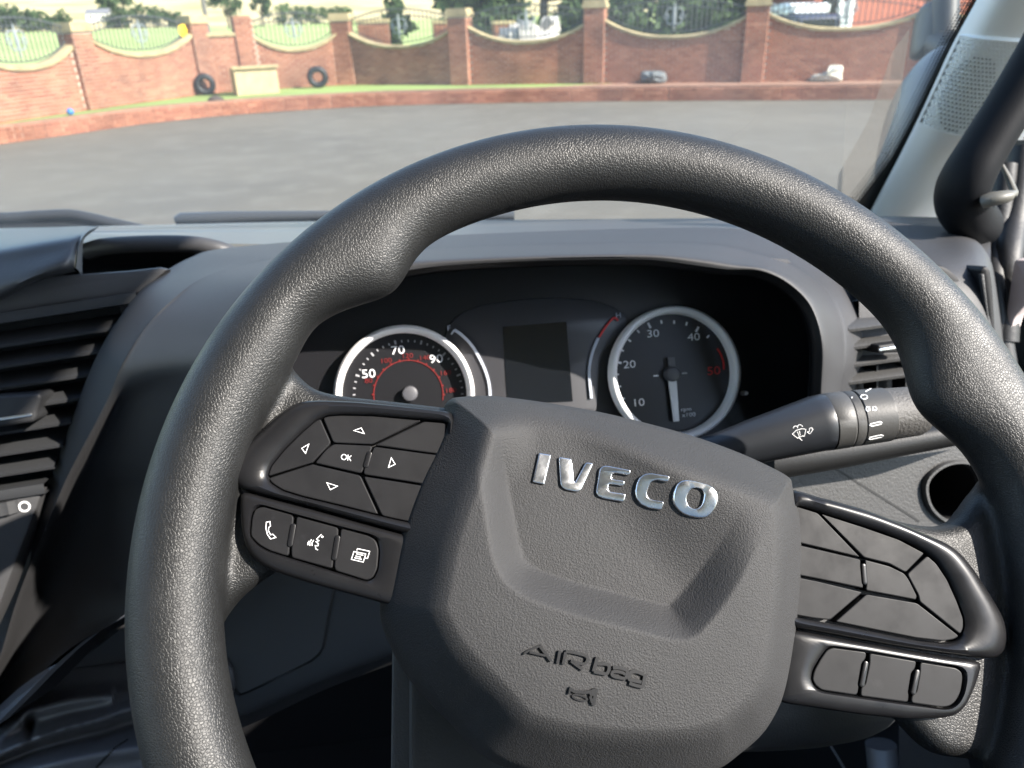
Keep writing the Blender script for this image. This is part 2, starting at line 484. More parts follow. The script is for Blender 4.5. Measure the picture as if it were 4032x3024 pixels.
# airbag cover -------------------------------------------------------
PAD0 = -.014
PADH = .037
outl = WH.pxs(zHB([(365, 150), (372, 118), (392, 95), (430, 82), (560, 76), (700, 90), (850, 112), (1050, 148), (1250, 196), (1450, 252), (1650, 325), (1790, 390), (1845, 422), (1866, 448), (1873, 485), (1888, 545), (1905, 620), (1912, 720), (1912, 820), (1905, 960), (1890, 1100), (1870, 1240), (1842, 1370), (1800, 1470), (1740, 1560), (1650, 1640), (1540, 1715), (1350, 1765), (1100, 1775), (850, 1755), (680, 1715), (560, 1665), (480, 1600), (395, 1505), (290, 1400), (200, 1290), (140, 1180), (102, 1085), (90, 1010), (100, 930), (120, 830), (150, 690), (200, 540), (250, 420), (300, 320), (342, 220)]), .004)
outl = [tuple(p) for p in catmull(outl, 6, True)]
QO = WH.pxs(zHB([(380, -60), (440, 120), (478, 280), (505, 430), (532, 580), (556, 720), (580, 815), (622, 890), (700, 950), (850, 1008), (1000, 1050), (1200, 1100), (1320, 1128), (1400, 1118), (1465, 1060), (1545, 960), (1625, 830), (1700, 690), (1760, 540), (1830, 380), (1900, 100), (1900, -60)]), .024)
QO = [tuple(p) for p in catmull(QO[1:-1], 5)]
QO = WH.pxs(zHB([(380, -200)]), .024) + QO + WH.pxs(zHB([(1950, -200)]), .024)
_c0 = np.array(WH.px(zHB([(1400, 980)])[0], .02)); _c1 = np.array(WH.px(zHB([(1700, 540)])[0], .02))
_cT = np.array(WH.px(zHB([(480, 230)])[0], .02))
def pad_h(P):
    P = np.asarray(P, float).reshape(-1, 2)
    d = sdist(P, outl)
    t = np.clip(d / .027, 0, 1)
    # flank: quick rise at the edge, then a softly creased shoulder
    fl = .010 * np.sqrt(np.clip(1 - (1 - np.clip(d / .006, 0, 1)) ** 2, 0, 1)) + .031 * t + .006 * np.clip((d - .027) / .02, 0, 1)
    dq = sdist(P, QO)
    ax = _c1 - _c0; tt = ((P - _c0) @ ax) / (ax @ ax)
    wr = sstep((P[:, 0] - _cT[0] - .035) / .05)
    left_fade = .2 + .8 * sstep(np.hypot(P[:, 0] - _cT[0], P[:, 1] - _cT[1]) / .03)
    dep = .0130 * left_fade * (1 - wr * sstep(tt * 1.05))
    rr_ = np.clip(dq / .0125, 0, 1); rec = dep * (.2 * sstep(rr_) + .8 * rr_)
    # the plateau is gently domed
    cx, cy = np.mean(outl, axis=0)
    dome = .004 * np.clip(1 - ((P[:, 0] - cx) ** 2 + (P[:, 1] - cy) ** 2) / .0075, -1, 1)
    pl = PADH + dome - rec
    k = .0060
    fl = fl + .0
    hh = np.clip(.5 + .5 * (pl - fl) / k, 0, 1)
    return PAD0 + (pl * (1 - hh) + fl * hh - k * hh * (1 - hh)) - .0015
def pad_h1(x, y):
    return float(pad_h([(x, y)])[0])
def build_pad():
    c = np.mean(outl, axis=0); O = np.array(outl); n = len(O)
    S = np.concatenate([[1.0], 1 - .07 * np.linspace(0, 1, 16)[1:] ** 1.3, np.linspace(.93, .0, 92)[1:-1]])
    P = np.concatenate([c + (O - c) * s for s in S] + [c[None]])
    H = pad_h(P); H[:n] = PAD0 - .001
    vs = [(O[i][0], O[i][1], PAD0 - .03) for i in range(n)] + [(P[i][0], P[i][1], H[i]) for i in range(len(P))]
    m = len(S) + 1
    fs = [(r * n + i, r * n + (i + 1) % n, (r + 1) * n + (i + 1) % n, (r + 1) * n + i) for r in range(m - 1) for i in range(n)]
    last = m * n
    fs += [((m - 1) * n + i, (m - 1) * n + (i + 1) % n, last) for i in range(n)]
    mb = MB(); mb.add([WH.to(*v) for v in vs], fs)
    return mb.build('airbag_cover', M_PAD, wheel, 60)
pad = build_pad()

# chrome letters -------------------------------------------------------
def px_on_pad(pts, h):
    return WH.pxs(pts, h)
hI = pad_h1(*WH.px(zA([(1000, 480)])[0], .014))
LET = {
 'I': ([(232, 140), (366, 163), (290, 490), (160, 462)], []),
 'V': ([(447, 186), (585, 208), (602, 330), (608, 440), (622, 470), (636, 440), (738, 246), (820, 262), (735, 450), (690, 545), (665, 568), (620, 568), (520, 548), (475, 515), (462, 480), (455, 350)], []),
 'E': ([(880, 350), (890, 315), (920, 290), (960, 290), (1205, 350), (1192, 402), (1050, 372), (1018, 376), (1010, 425), (1035, 440), (1150, 462), (1138, 515), (1010, 490), (985, 492), (975, 545), (1000, 572), (1165, 600), (1145, 686), (935, 645), (870, 620), (848, 580), (850, 545), (868, 440)], []),
 'C': ([(1585, 432), (1570, 492), (1455, 462), (1410, 480), (1385, 540), (1370, 600), (1385, 645), (1425, 668), (1550, 694), (1530, 782), (1400, 755), (1320, 715), (1268, 650), (1252, 580), (1262, 500), (1290, 430), (1335, 395), (1400, 390)], []),
 'O': ([(1640, 570), (1665, 510), (1715, 478), (1790, 480), (1900, 505), (2000, 540), (2055, 590), (2082, 660), (2070, 750), (2035, 820), (1990, 862), (1930, 872), (1840, 860), (1740, 820), (1665, 750), (1632, 680), (1630, 630)],
       [(1768, 650), (1790, 590), (1825, 560), (1870, 560), (1915, 580), (1935, 620), (1932, 680), (1920, 730), (1890, 765), (1850, 772), (1800, 750), (1772, 700)])}
for ch, (o_, i_) in LET.items():
    op = WH.pxs(zA(o_), hI)
    if ch in 'OCEV': op = round_poly(op, .0008, 3)
    else: op = round_poly(op, .0004, 3)
    mb = MB()
    hf = lambda x, y: pad_h1(x, y)
    if not i_:
        mb.prism(WH, op, -.0012, .0014, .0006, 3, hfn=hf)
    else:
        ip = np.array(catmull(WH.pxs(zA(i_), hI), 6, True)); oo = np.array(catmull(WH.pxs(zA(o_), hI), 6, True)); c = ip.mean(0)
        def radial(Q, n=64):
            an = np.arctan2(Q[:, 1] - c[1], Q[:, 0] - c[0]); rr = np.hypot(Q[:, 0] - c[0], Q[:, 1] - c[1]); k = np.argsort(an)
            th = np.linspace(-math.pi, math.pi, n, endpoint=False)
            return np.interp(th, an[k], rr[k], period=2 * math.pi), th
        ri, th = radial(ip); ro, _ = radial(oo)
        rows = []
        for f, hh in ((0, -.0012), (0, .0008), (.05, .0012), (.12, .0014), (.88, .0014), (.95, .0012), (1, .0008), (1, -.0012)):
            r = ri + (ro - ri) * f
            rows.append([WH.to(c[0] + r[k] * math.cos(th[k]), c[1] + r[k] * math.sin(th[k]), hh + pad_h1(c[0] + r[k] * math.cos(th[k]), c[1] + r[k] * math.sin(th[k]))) for k in list(range(64)) + [0]])
        mb.grid(rows)
    mb.build('chrome_letter', M_CHROME, pad, 40, 'chrome letter ' + ch)
    # dark seat of the letter
    # (a shallow moulded border around the letter)
# moulded lettering AIRbag and horn symbol ---------------------------------
hB = pad_h1(*WH.px(zB([(1100, 600)])[0], .02))
AB = [([(230, 345), (300, 300), (455, 230)], 28), ([(455, 225), (540, 340), (625, 450)], 40), ([(310, 322), (420, 345), (540, 372)], 30),
      ([(748, 300), (715, 480)], 40), ([(830, 320), (795, 495)], 40),
      ([(830, 310), (950, 325), (1090, 360), (1140, 390), (1145, 440), (1115, 485), (1060, 488), (970, 462), (905, 448)], 40), ([(920, 455), (1000, 515), (1075, 570)], 40),
      ([(1290, 395), (1235, 600)], 50), ([(1290, 490), (1400, 490), (1455, 515), (1455, 580), (1425, 630), (1370, 628), (1240, 600)], 46),
      ([(1515, 545), (1600, 545), (1690, 570), (1725, 600), (1700, 705)], 46), ([(1700, 705), (1560, 680), (1505, 650), (1510, 610), (1560, 600), (1650, 615), (1690, 640)], 42),
      ([(1960, 640), (1870, 605), (1790, 605), (1755, 650), (1755, 710), (1800, 725), (1930, 755)], 48), ([(1985, 640), (1950, 830)], 50), ([(1950, 825), (1840, 800), (1755, 770)], 46),
      ([(905, 830), (895, 880), (885, 930)], 26), ([(905, 850), (960, 890), (1080, 905), (1190, 895), (1260, 860)], 40), ([(1180, 930), (1250, 900)], 80), ([(1285, 850), (1262, 960), (1235, 1095)], 48), ([(1190, 960), (1225, 1060)], 40)]
air = MB()
hf = lambda x, y: pad_h1(x, y)
KB = .27125 / FPX * .30 * .98
for pts, w in AB:
    q = WH.pxs(zB(pts), hB)
    if len(q) > 2: q = [tuple(p) for p in catmull(q, 4)]
    air.stroke(WH, q, w * KB, -.0008, .0011, hfn=hf)
el = [(1045 + 105 * math.cos(t) + 10 * math.sin(t), 985 + 40 * math.sin(t) + 22 * math.cos(t)) for t in np.linspace(0, 2 * math.pi, 28, endpoint=False)]
air.stroke(WH, WH.pxs(zB(el), hB), 26 * KB, -.0008, .0007, closed=True, hfn=hf)
air.build('airbag_lettering', M_EMBOSS, pad, 30, 'moulded lettering AIRbag and horn symbol', kind='stuff')

# switch panels -------------------------------------------------------
def ring_frame(outer, inner, hs, mat_, name):
    """frame between two outlines seen from a common centre; hs = [(fraction outer->inner, height)]"""
    Oo = np.array(outer); I = np.array(inner); c = I.mean(0); n = 180
    th = np.linspace(-math.pi, math.pi, n, endpoint=False)
    def cast(Q):
        out = []
        for t in th:
            dx, dy = math.cos(t), math.sin(t); best = 0
            for i in range(len(Q)):
                a = Q[i - 1] - c; b = Q[i] - c; e = b - a; den = dx * e[1] - dy * e[0]
                if abs(den) < 1e-15: continue
                s = (a[0] * e[1] - a[1] * e[0]) / den; w = (a[0] * dy - a[1] * dx) / den
                if s > 0 and -1e-9 <= w <= 1 + 1e-9: best = max(best, s)
            out.append(best)
        return np.array(out)
    ro, ri = cast(Oo), cast(I)
    rows = []
    for f, h in hs:
        r = ro + (ri - ro) * f
        rows.append([WH.to(c[0] + r[k] * math.cos(th[k]), c[1] + r[k] * math.sin(th[k]), h) for k in list(range(n)) + [0]])
    mb = MB(); mb.grid(rows)
    return mb.build(name, mat_, wheel, 45)
HBZ = -.0005       # height of the switch faces
PROF_U = [(0, -.014), (0, -.0022), (.06, -.0004), (.22, .0014), (.5, .0022), (.78, .0014), (.93, .0004), (1, -.0008), (1, -.010)]
PROF_L = [(0, -.014), (0, -.0030), (.1, -.0014), (.3, -.0004), (.6, .0002), (.9, .0002), (1, -.0010), (1, -.010)]
sw = {}
def panel(outer, inner, prof, rr):
    o_ = round_poly(WH.pxs(outer, -.001), .003); i_ = round_poly(WH.pxs(inner, -.001), rr)
    ring_frame(o_, i_, prof, M_BEZEL, 'switch_bezel')
    w = MB(); w.prism(WH, i_, -.012, -.0052); w.build('switch_well', M_WELL, wheel)
def button(pts, label=None, r=.0012, h=.0):
    mb = MB(); mb.prism(WH, round_poly(WH.pxs(pts, -.0008), r, 4), -.008, HBZ + h, .0005, 3)
    return mb.build('button', M_BUTTON, wheel, 14, label)
def pill(a, b, w):
    q = WH.pxs([a, b], -.001); p0, p1 = Vector(q[0]), Vector(q[1]); d = (p1 - p0).normalized(); e = Vector((-d.y, d.x)); pts = []
    for k in range(9):
        t = math.pi * k / 8; pts.append(tuple(p1 + (d * math.sin(t) + e * math.cos(t)) * w / 2))
    for k in range(9):
        t = math.pi * k / 8; pts.append(tuple(p0 + (-d * math.sin(t) - e * math.cos(t)) * w / 2))
    mb = MB(); mb.prism(WH, pts, -.008, HBZ + .0006, .0004, 2); mb.build('divider', M_BEZEL, wheel, 40)
def icon(parent, strokes, zf, w, dots=(), closed=()):
    mb = MB()
    for i, s in enumerate(strokes):
        mb.stroke(WH, WH.pxs(zf(s), HBZ), w, HBZ - .0003, HBZ + .00008, closed=(i in closed))
    for c, r in dots:
        mb.disc(WH, WH.px(zf([c])[0], HBZ), r, HBZ - .0003, HBZ + .00008, 12)
    return mb.build('icon', M_WHITE, parent, 0)
# left, upper
panel(zL([(1640, 285), (1545, 272), (1300, 245), (1000, 215), (750, 205), (650, 212), (580, 235), (500, 290), (400, 380), (300, 470), (200, 570), (160, 630), (148, 680), (155, 712), (200, 752), (240, 785), (400, 830), (700, 905), (1000, 990), (1230, 1055), (1600, 1150)]),
      zL([(420, 712), (440, 640), (520, 540), (640, 420), (735, 340), (800, 313), (900, 304), (1100, 308), (1430, 335), (1600, 350), (1530, 1045), (1250, 988), (1150, 964), (900, 902), (650, 842), (520, 802), (440, 750)]), PROF_U, .0016)
WS = .00030
b = button(zL([(424, 706), (444, 642), (524, 542), (642, 424), (732, 347), (766, 330), (836, 488), (720, 610), (712, 617)]), 'left arrow button')
icon(b, [[(691, 495), (644, 523), (669, 556)]], zL, WS, closed=(0,))
b = button(zL([(782, 324), (822, 314), (900, 309), (1100, 313), (1428, 342), (1103, 498), (850, 487)]), 'up arrow button')
icon(b, [[(1033, 390), (984, 407), (1052, 427)]], zL, WS, closed=(0,))
b = button(zL([(852, 495), (1098, 506), (1104, 520), (1034, 688), (738, 621), (737, 611), (802, 532)]), 'OK button')
icon(b, [[(920 + 17 * math.cos(t), 580 + 17 * math.sin(t)) for t in np.linspace(0, 6.283, 18, endpoint=False)], [(947, 565), (944, 602)], [(968, 571), (946, 590)], [(953, 585), (965, 606)]], zL, WS, closed=(0,))
b = button(zL([(1118, 512), (1410, 552), (1580, 574), (1530, 770), (1300, 733), (1047, 694), (1052, 652), (1102, 545)]), 'right arrow button')
icon(b, [[(1229, 585), (1254, 627), (1210, 648)]], zL, WS, closed=(0,))
button(zL([(1442, 348), (1590, 360), (1570, 564), (1410, 543), (1120, 503)]))
b = button(zL([(428, 718), (716, 626), (735, 633), (1028, 701), (1146, 956), (900, 894), (650, 835), (520, 795), (450, 750)]), 'down arrow button')
icon(b, [[(808, 748), (877, 770), (831, 794)]], zL, WS, closed=(0,))
button(zL([(1047, 706), (1300, 746), (1520, 782), (1450, 1022), (1250, 982), (1168, 963)]))
pill(*zL([(1086, 560), (1064, 636)]), .0022)
# left, lower
panel(zL([(238, 795), (400, 838), (700, 915), (1000, 1000), (1230, 1063), (1560, 1150), (1420, 1610), (1150, 1528), (900, 1460), (700, 1405), (480, 1335), (370, 1285), (300, 1220), (265, 1140), (245, 1040), (236, 900)]),
      zL([(305, 1070), (312, 970), (332, 912), (385, 896), (595, 956), (890, 1036), (1085, 1085), (1140, 1115), (1158, 1180), (1148, 1312), (1118, 1375), (1072, 1396), (850, 1328), (560, 1238), (430, 1198), (355, 1156), (307, 1100)]), PROF_L, .0018)
b = button(zL([(312, 1066), (320, 975), (340, 920), (386, 904), (592, 962), (588, 1015), (564, 1165), (559, 1230), (432, 1190), (362, 1150), (314, 1098)]), 'telephone button', .0016)
icon(b, [[(413, 1006), (436, 1001), (440, 1030), (428, 1040), (426, 1062), (441, 1088), (455, 1084), (475, 1105), (441, 1115), (420, 1086), (410, 1045)]], zL, WS, closed=(0,))
b = button(zL([(610, 968), (882, 1042), (882, 1090), (850, 1250), (845, 1310), (577, 1236), (577, 1170), (606, 1030)]), 'voice command button')
icon(b, [[(772, 1085), (748, 1109), (741, 1117), (756, 1126), (737, 1133), (753, 1146), (750, 1160), (732, 1158), (736, 1180), (750, 1187)], [(722, 1122), (711, 1140), (712, 1160)], [(708, 1117), (696, 1138), (698, 1160)], [(693, 1128), (684, 1142), (685, 1156)]], zL, WS, dots=[((778, 1101), .00045)])
b = button(zL([(898, 1046), (1080, 1094), (1128, 1122), (1147, 1182), (1138, 1308), (1110, 1366), (1070, 1386), (858, 1320), (858, 1260), (897, 1100)]), 'menu pages button', .0016)
icon(b, [[(985, 1197), (1062, 1213), (1046, 1266), (968, 1248)], [(1004, 1190), (1008, 1178), (1088, 1196), (1074, 1242), (1056, 1240)], [(1000, 1212), (1046, 1222)], [(994, 1226), (1030, 1234)], [(988, 1238), (1036, 1248)]], zL, WS, closed=(0,))
pill(*zL([(590, 1032), (570, 1150)]), .0022)
pill(*zL([(879, 1108), (858, 1238)]), .0022)
# right, upper
panel(zR([(300, 105), (415, 140), (520, 163), (700, 213), (900, 288), (1050, 353), (1180, 410), (1250, 460), (1330, 560), (1420, 700), (1480, 800), (1515, 890), (1520, 950), (1500, 1010), (1460, 1045), (1390, 1052), (1200, 1030), (900, 985), (650, 940), (410, 895), (250, 865)]),
      zR([(320, 195), (420, 222), (600, 278), (800, 342), (950, 402), (1052, 458), (1114, 508), (1175, 598), (1235, 728), (1268, 820), (1272, 872), (1254, 925), (1222, 955), (1160, 966), (1000, 949), (800, 909), (600, 869), (430, 839), (300, 815)]), PROF_U, .0018)
button(zR([(330, 203), (450, 240), (688, 487), (440, 428), (320, 400)]))
button(zR([(468, 244), (700, 318), (900, 388), (1045, 465), (940, 572), (850, 523), (708, 488)]))
button(zR([(1060, 478), (1110, 522), (1170, 612), (1224, 732), (1260, 830), (1260, 880), (1244, 916), (1017, 733), (1012, 700), (948, 580)]))
button(zR([(714, 500), (850, 536), (933, 577), (958, 612), (1003, 702), (998, 724), (717, 671), (722, 640), (714, 520)]))
button(zR([(320, 412), (440, 440), (690, 499), (688, 530), (703, 640), (703, 659), (450, 606), (310, 580)]))
button(zR([(310, 592), (450, 620), (702, 681), (520, 836), (430, 826), (310, 805)]))
button(zR([(722, 692), (1003, 741), (1238, 925), (1210, 943), (1150, 953), (1000, 936), (800, 896), (548, 845)]))
pill(*zR([(702, 535), (709, 625)]), .0022)
# right, lower
panel(zR([(250, 878), (410, 905), (650, 950), (900, 995), (1200, 1045), (1385, 1068), (1340, 1200), (1290, 1310), (1240, 1365), (1180, 1385), (960, 1392), (700, 1365), (500, 1335), (230, 1295)]),
      zH([(570, 345), (582, 270), (640, 172), (690, 105), (735, 88), (1005, 124), (1390, 192), (1698, 242), (1748, 280), (1754, 345), (1738, 445), (1700, 520), (1645, 562), (1580, 570), (1335, 532), (940, 476), (650, 434), (595, 396)]), PROF_L, .0018)
button(zH([(582, 345), (594, 278), (648, 180), (694, 116), (738, 98), (998, 132), (992, 185), (962, 215), (932, 380), (938, 402), (928, 465), (652, 424), (606, 388)]), None, .0016)
button(zH([(1022, 140), (1383, 202), (1372, 260), (1343, 290), (1318, 440), (1323, 465), (1318, 519), (952, 470), (958, 402), (988, 380), (1022, 215)]))
button(zH([(1410, 208), (1690, 254), (1733, 288), (1738, 342), (1722, 440), (1688, 508), (1640, 548), (1580, 557), (1342, 523), (1347, 465), (1382, 440), (1410, 280)]), None, .0016)
pill(*zH([(988, 220), (958, 380)]), .0022)
pill(*zH([(1384, 285), (1352, 440)]), .0022)
# ------------------------------------------------------------------ dashboard
def P3(pts, d):
    if not hasattr(d, '__len__'): d = [d] * len(pts)
    return [at_d(p, k) for p, k in zip(pts, d)]
dash = thing('dashboard', 'dark grey moulded plastic van dashboard behind the steering wheel and under the windscreen', 'dashboard', at_d((2016, 1600), .9))
# instrument hood: sections outer / crease / lip
HS = [((-150, 1640), (-120, 1630), (-60, 1600)), ((-60, 1470), (-25, 1455), (150, 1400)), ((0, 1309), (35, 1277), (350, 1300)), ((83, 1083), (115, 1083), (480, 1105)), ((118, 1012), (152, 1000), (525, 990)),
      ((187, 828), (226, 862), (560, 865)), ((222, 751), (264, 784), (580, 795)), ((260, 689), (314, 705), (605, 742)), ((302, 633), (368, 651), (642, 690)),
      ((347, 595), (452, 602), (695, 648)), ((417, 557), (545, 573), (768, 614)), ((486, 538), (650, 556), (852, 590)), ((690, 520), (805, 546), (950, 575)),
      ((950, 510), (1015, 536), (1100, 566)), ((1200, 500), (1215, 530), (1250, 561)), ((1420, 494), (1420, 527), (1400, 561)), ((1560, 494), (1540, 532), (1500, 573)),
      ((1660, 506), (1615, 547), (1570, 582)), ((1760, 540), (1700, 572), (1640, 585)), ((1840, 600), (1772, 622), (1700, 611)), ((1872, 680), (1812, 690), (1750, 661)),
      ((1868, 760), (1820, 780), (1774, 740)), ((1850, 835), (1812, 850), (1772, 850)), ((1838, 1000), (1800, 1000), (1766, 1000))]
dO = [.60, .60, .60, .61, .61, .62, .62, .63, .65, .68, .70, .72, .75, .77, .78, .78, .77, .75, .72, .68, .65, .63, .62, .62]
G = []
for (o_, c_, l_), do in zip(HS, dO):
    o_, c_, l_ = D([o_, (c_[0] + (14 if len(G) < 9 else 0), c_[1] + (4 if len(G) < 9 else 0)), l_])
    lx = D([((l_[0] * .97 + c_[0] * .03) / 1.82278, (l_[1] * .97 + c_[1] * .03) / 1.82278)])[0]
    mid = ((c_[0] * .5 + l_[0] * .5), (c_[1] * .5 + l_[1] * .5))
    k = len(G); lf = max(0.0, min(1.0, (10 - k) / 4.0))          # left leg: the face right of the crease turns away
    pts = [at_d(o_, do + .06), at_d(o_, do + .015 * lf), at_d(((c_[0] * .75 + o_[0] * .25), (c_[1] * .75 + o_[1] * .25)), (.5 * do + .265) * (1 - lf) + .594 * lf + (do - .5 * do - .265) * .22 * (1 - lf)), at_d(c_, (.5 * do + .265) * (1 - lf) + .587 * lf), at_d(mid, .535 + .012 * lf), at_d(lx, .522 - .02 * lf), at_d(l_, .53 - .02 * lf)]
    dp = (.11, .11, .10, .08, .05, .015)[k] if k < 6 else 0.0      # low down the leg turns away into the footwell
    pts = pts[:3] + [at_d(c_, .587 + dp * .06), at_d((c_[0] * .8 + l_[0] * .2, c_[1] * .8 + l_[1] * .2), .58 + dp * .75), at_d(lx, .502 + dp), at_d(l_, .51 + dp)] if dp else pts[:4] + pts[4:]
    pts = [CAM + (q - CAM) * (1 + max(0, to_px(q)[1] / 1.82278 - 780) / 1662 * .7) for q in pts]
    G.append(pts)
mb = MB(); mb.grid(smooth_grid(G, 6, 5).tolist())
mb.build('instrument_hood', M_HOOD, dash, 0 or 80)
# black shroud from the lip back to the dials
CLF = Frame(at_d(D([(1170, 800)])[0], .60), (1, 0, 0), (0, math.sin(RAD(25)), math.cos(RAD(25))))
G2 = []
for (o_, c_, l_) in HS:
    l_ = D([l_])[0]; cx, cy = 1190 * 1.82278, 860 * 1.82278
    q = (l_[0] + (cx - l_[0]) * .035, l_[1] + (cy - l_[1]) * .035)
    e = (l_[0] + (cx - l_[0]) * .0 , l_[1] + (cy - l_[1]) * .0)
    x, y = CLF.px(q, -.012); fk = 1 + max(0, l_[1] / 1.82278 - 780) / 1662 * .7
    lf = max(0.0, min(1.0, (10 - len(G2)) / 4.0))
    G2.append([at_d(l_, (.5299 - .02 * lf + ((.11, .11, .10, .08, .05, .015)[len(G2)] if len(G2) < 6 else 0)) * fk), at_d(q, (.545 - .018 * lf + ((.11, .11, .10, .08, .05, .015)[len(G2)] if len(G2) < 6 else 0)) * fk), CLF.to(x, y, -.012), CLF.to(x * .9, y * .9, -.016)])
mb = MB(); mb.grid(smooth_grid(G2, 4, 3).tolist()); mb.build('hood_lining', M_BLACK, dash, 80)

# dash top up to the windscreen
far = P3(D([(-300, 500), (200, 489), (690, 478), (1100, 475), (1560, 471), (1800, 468), (1960, 468), (2130, 472)]), [1.12, 1.12, 1.12, 1.12, 1.08, 1.0, .93, .86])
md = P3(D([(-300, 508), (200, 497), (690, 493), (1100, 488), (1560, 482), (1800, 482), (1960, 488), (2140, 500)]), [.93, .93, .95, .95, .92, .88, .84, .80])
md2 = P3(D([(-300, 512), (200, 503), (690, 500), (1100, 494), (1560, 487), (1800, 498), (1960, 512), (2140, 530)]), [.90, .90, .91, .91, .88, .82, .79, .77])
ner = P3(D([(-300, 560), (200, 525), (690, 528), (1100, 515), (1560, 505), (1800, 600), (1960, 640), (2140, 640)]), [.80, .80, .78, .785, .785, .76, .74, .74])
mb = MB(); mb.grid(smooth_grid([far, md, md2, ner], 4, 6).tolist())
mb.build('dash_top', M_DASHTOP, dash, 60)

# left: storage lid, tray lip, fascia
CS = Frame(at_d(D([(150, 850)])[0], .66), (math.cos(RAD(9)), math.sin(RAD(9)), 0), (0, math.sin(RAD(18)), math.cos(RAD(18))))
rows = [P3(z4([(-300, 182), (0, 166), (300, 152), (520, 142), (598, 146)]), [.82, .82, .81, .80, .79]),
        P3(z4([(-300, 300), (0, 262), (300, 215), (460, 192), (525, 180)]), [.66, .655, .655, .66, .665]),
        P3(z4([(-300, 430), (0, 380), (300, 320), (430, 290), (482, 262)]), [.635, .63, .63, .632, .64]),
        P3(z4([(-300, 660), (0, 580), (200, 478), (380, 425), (462, 404)]), [.632, .628, .625, .628, .635]),
        P3(z4([(-300, 690), (0, 612), (200, 505), (390, 445), (480, 425)]), [.69, .69, .69, .68, .68])]
mb = MB(); mb.grid(smooth_grid(rows, 5, 5).tolist()); mb.build('storage_lid', M_LID, dash, 60)
end = [P3(z4([(598, 146), (612, 150), (560, 190)]), [.79, .795, .84]), P3(z4([(525, 180), (545, 185), (530, 215)]), [.665, .67, .76]), P3(z4([(482, 262), (500, 262), (515, 270)]), [.64, .645, .74]), P3(z4([(462, 404), (480, 410), (512, 455)]), [.635, .64, .72])]
mb = MB(); mb.grid(smooth_grid(end, 5, 3).tolist()); mb.build('lid_edge', mat('pale_lid_edge', (.16, .155, .15), .5), dash, 60)  # end strip is paler than the lid
lipc = catmull(np.array([tuple(p) for p in P3(z4([(540, 300), (640, 272), (800, 258), (1000, 252), (1180, 256), (1300, 272), (1400, 300), (1480, 340)]), [.77, .765, .76, .76, .76, .76, .765, .78])]), 5)
mb = MB(); mb.tube([Vector(p) for p in lipc], .0085, 14); mb.build('tray_lip', M_DASH, dash, 60)
mb = MB(); mb.grid(smooth_grid([P3(z4([(490, 255), (900, 268), (1300, 285), (1500, 330)]), .80), P3(z4([(490, 380), (900, 380), (1300, 380), (1500, 400)]), .86), P3(z4([(490, 480), (900, 470), (1300, 470), (1500, 480)]), .80)], 2, 2).tolist())
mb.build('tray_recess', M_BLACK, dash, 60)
fr = CS
mb = MB(); mb.prism(CS, CS.pxs(z4([(-400, 640), (0, 560), (200, 450), (510, 440), (800, 420), (1000, 398), (1050, 412), (1000, 452), (872, 562), (420, 620), (0, 690), (-400, 760)]), -.008), -.03, -.008, .003)
mb.build('centre_fascia', M_DASH, dash, 40)
mb = MB(); mb.prism(CS, [(-.33, CS.px((-300, 2020), 0)[1]), (-.33, CS.px((-300, 2640), 0)[1])][::-1] + CS.pxs([(-300, 2020), (0, 1962), (150, 1935), (168, 1932), (150, 1985), (75, 2180), (-5, 2395), (-80, 2560), (-300, 2640)], .0), -.04, 0, .003)
mb.build('lower_fascia', M_DASH, dash, 40)
mb = MB(); mb.stroke(CS, [(lambda c: (c[0] + .0040 * math.cos(t), c[1] + .0040 * math.sin(t)))(CS.px(zV([(267, 1368)])[0], 0)) for t in np.linspace(0, 6.283, 32, endpoint=False)], .0014, -.0005, .0004, closed=True)
mb.build('ring_mark', M_WHITE, dash, 0)
mb = MB(); mb.prism(CS, round_poly(CS.pxs(zV([(-300, 1360), (0, 1312), (80, 1312), (135, 1340), (158, 1395), (150, 1440), (90, 1470), (0, 1482), (-300, 1530)]), .001), .004), -.01, .0012, .001)
mb.build('thumbwheel_slot', M_BLACK, dash, 40)
tw = MB(); c0 = CS.to(*CS.px(zV([(10, 1395)])[0], .002), -.012); ax = CS.v
segs = 36
vs = []
for k in range(segs):
    for s in (-1, 1):
        r = .0175 + (.0007 if k % 2 else 0)
        t = 2 * math.pi * k / segs
        vs.append(c0 + CS.v * (s * .0055) + (CS.u * math.cos(t) + CS.n * math.sin(t)) * r)
tw.add(vs, [(2 * k, 2 * ((k + 1) % segs), 2 * ((k + 1) % segs) + 1, 2 * k + 1) for k in range(segs)] + [tuple(range(0, 2 * segs, 2)), tuple(range(1, 2 * segs, 2))])
tw.build('thumbwheel', M_DASHDARK, dash, 20)

# passenger side of the dash
prof = [(1.10, 1.795), (.92, 1.815), (.78, 1.83), (.69, 1.80), (.65, 1.72), (.66, 1.58), (.72, 1.42), (.85, 1.28), (1.10, 1.20)]
xl = CS.to(-.31, 0, 0).x
G = [[(x, y, z) for y, z in prof] for x in (-1.43, -1.1, -.8, xl)]
mb = MB(); mb.grid(smooth_grid(G, 2, 4).tolist()); mb.add([(xl, y, z) for y, z in prof], [tuple(range(len(prof)))]); mb.build('passenger_dash', M_DASH, dash, 50)

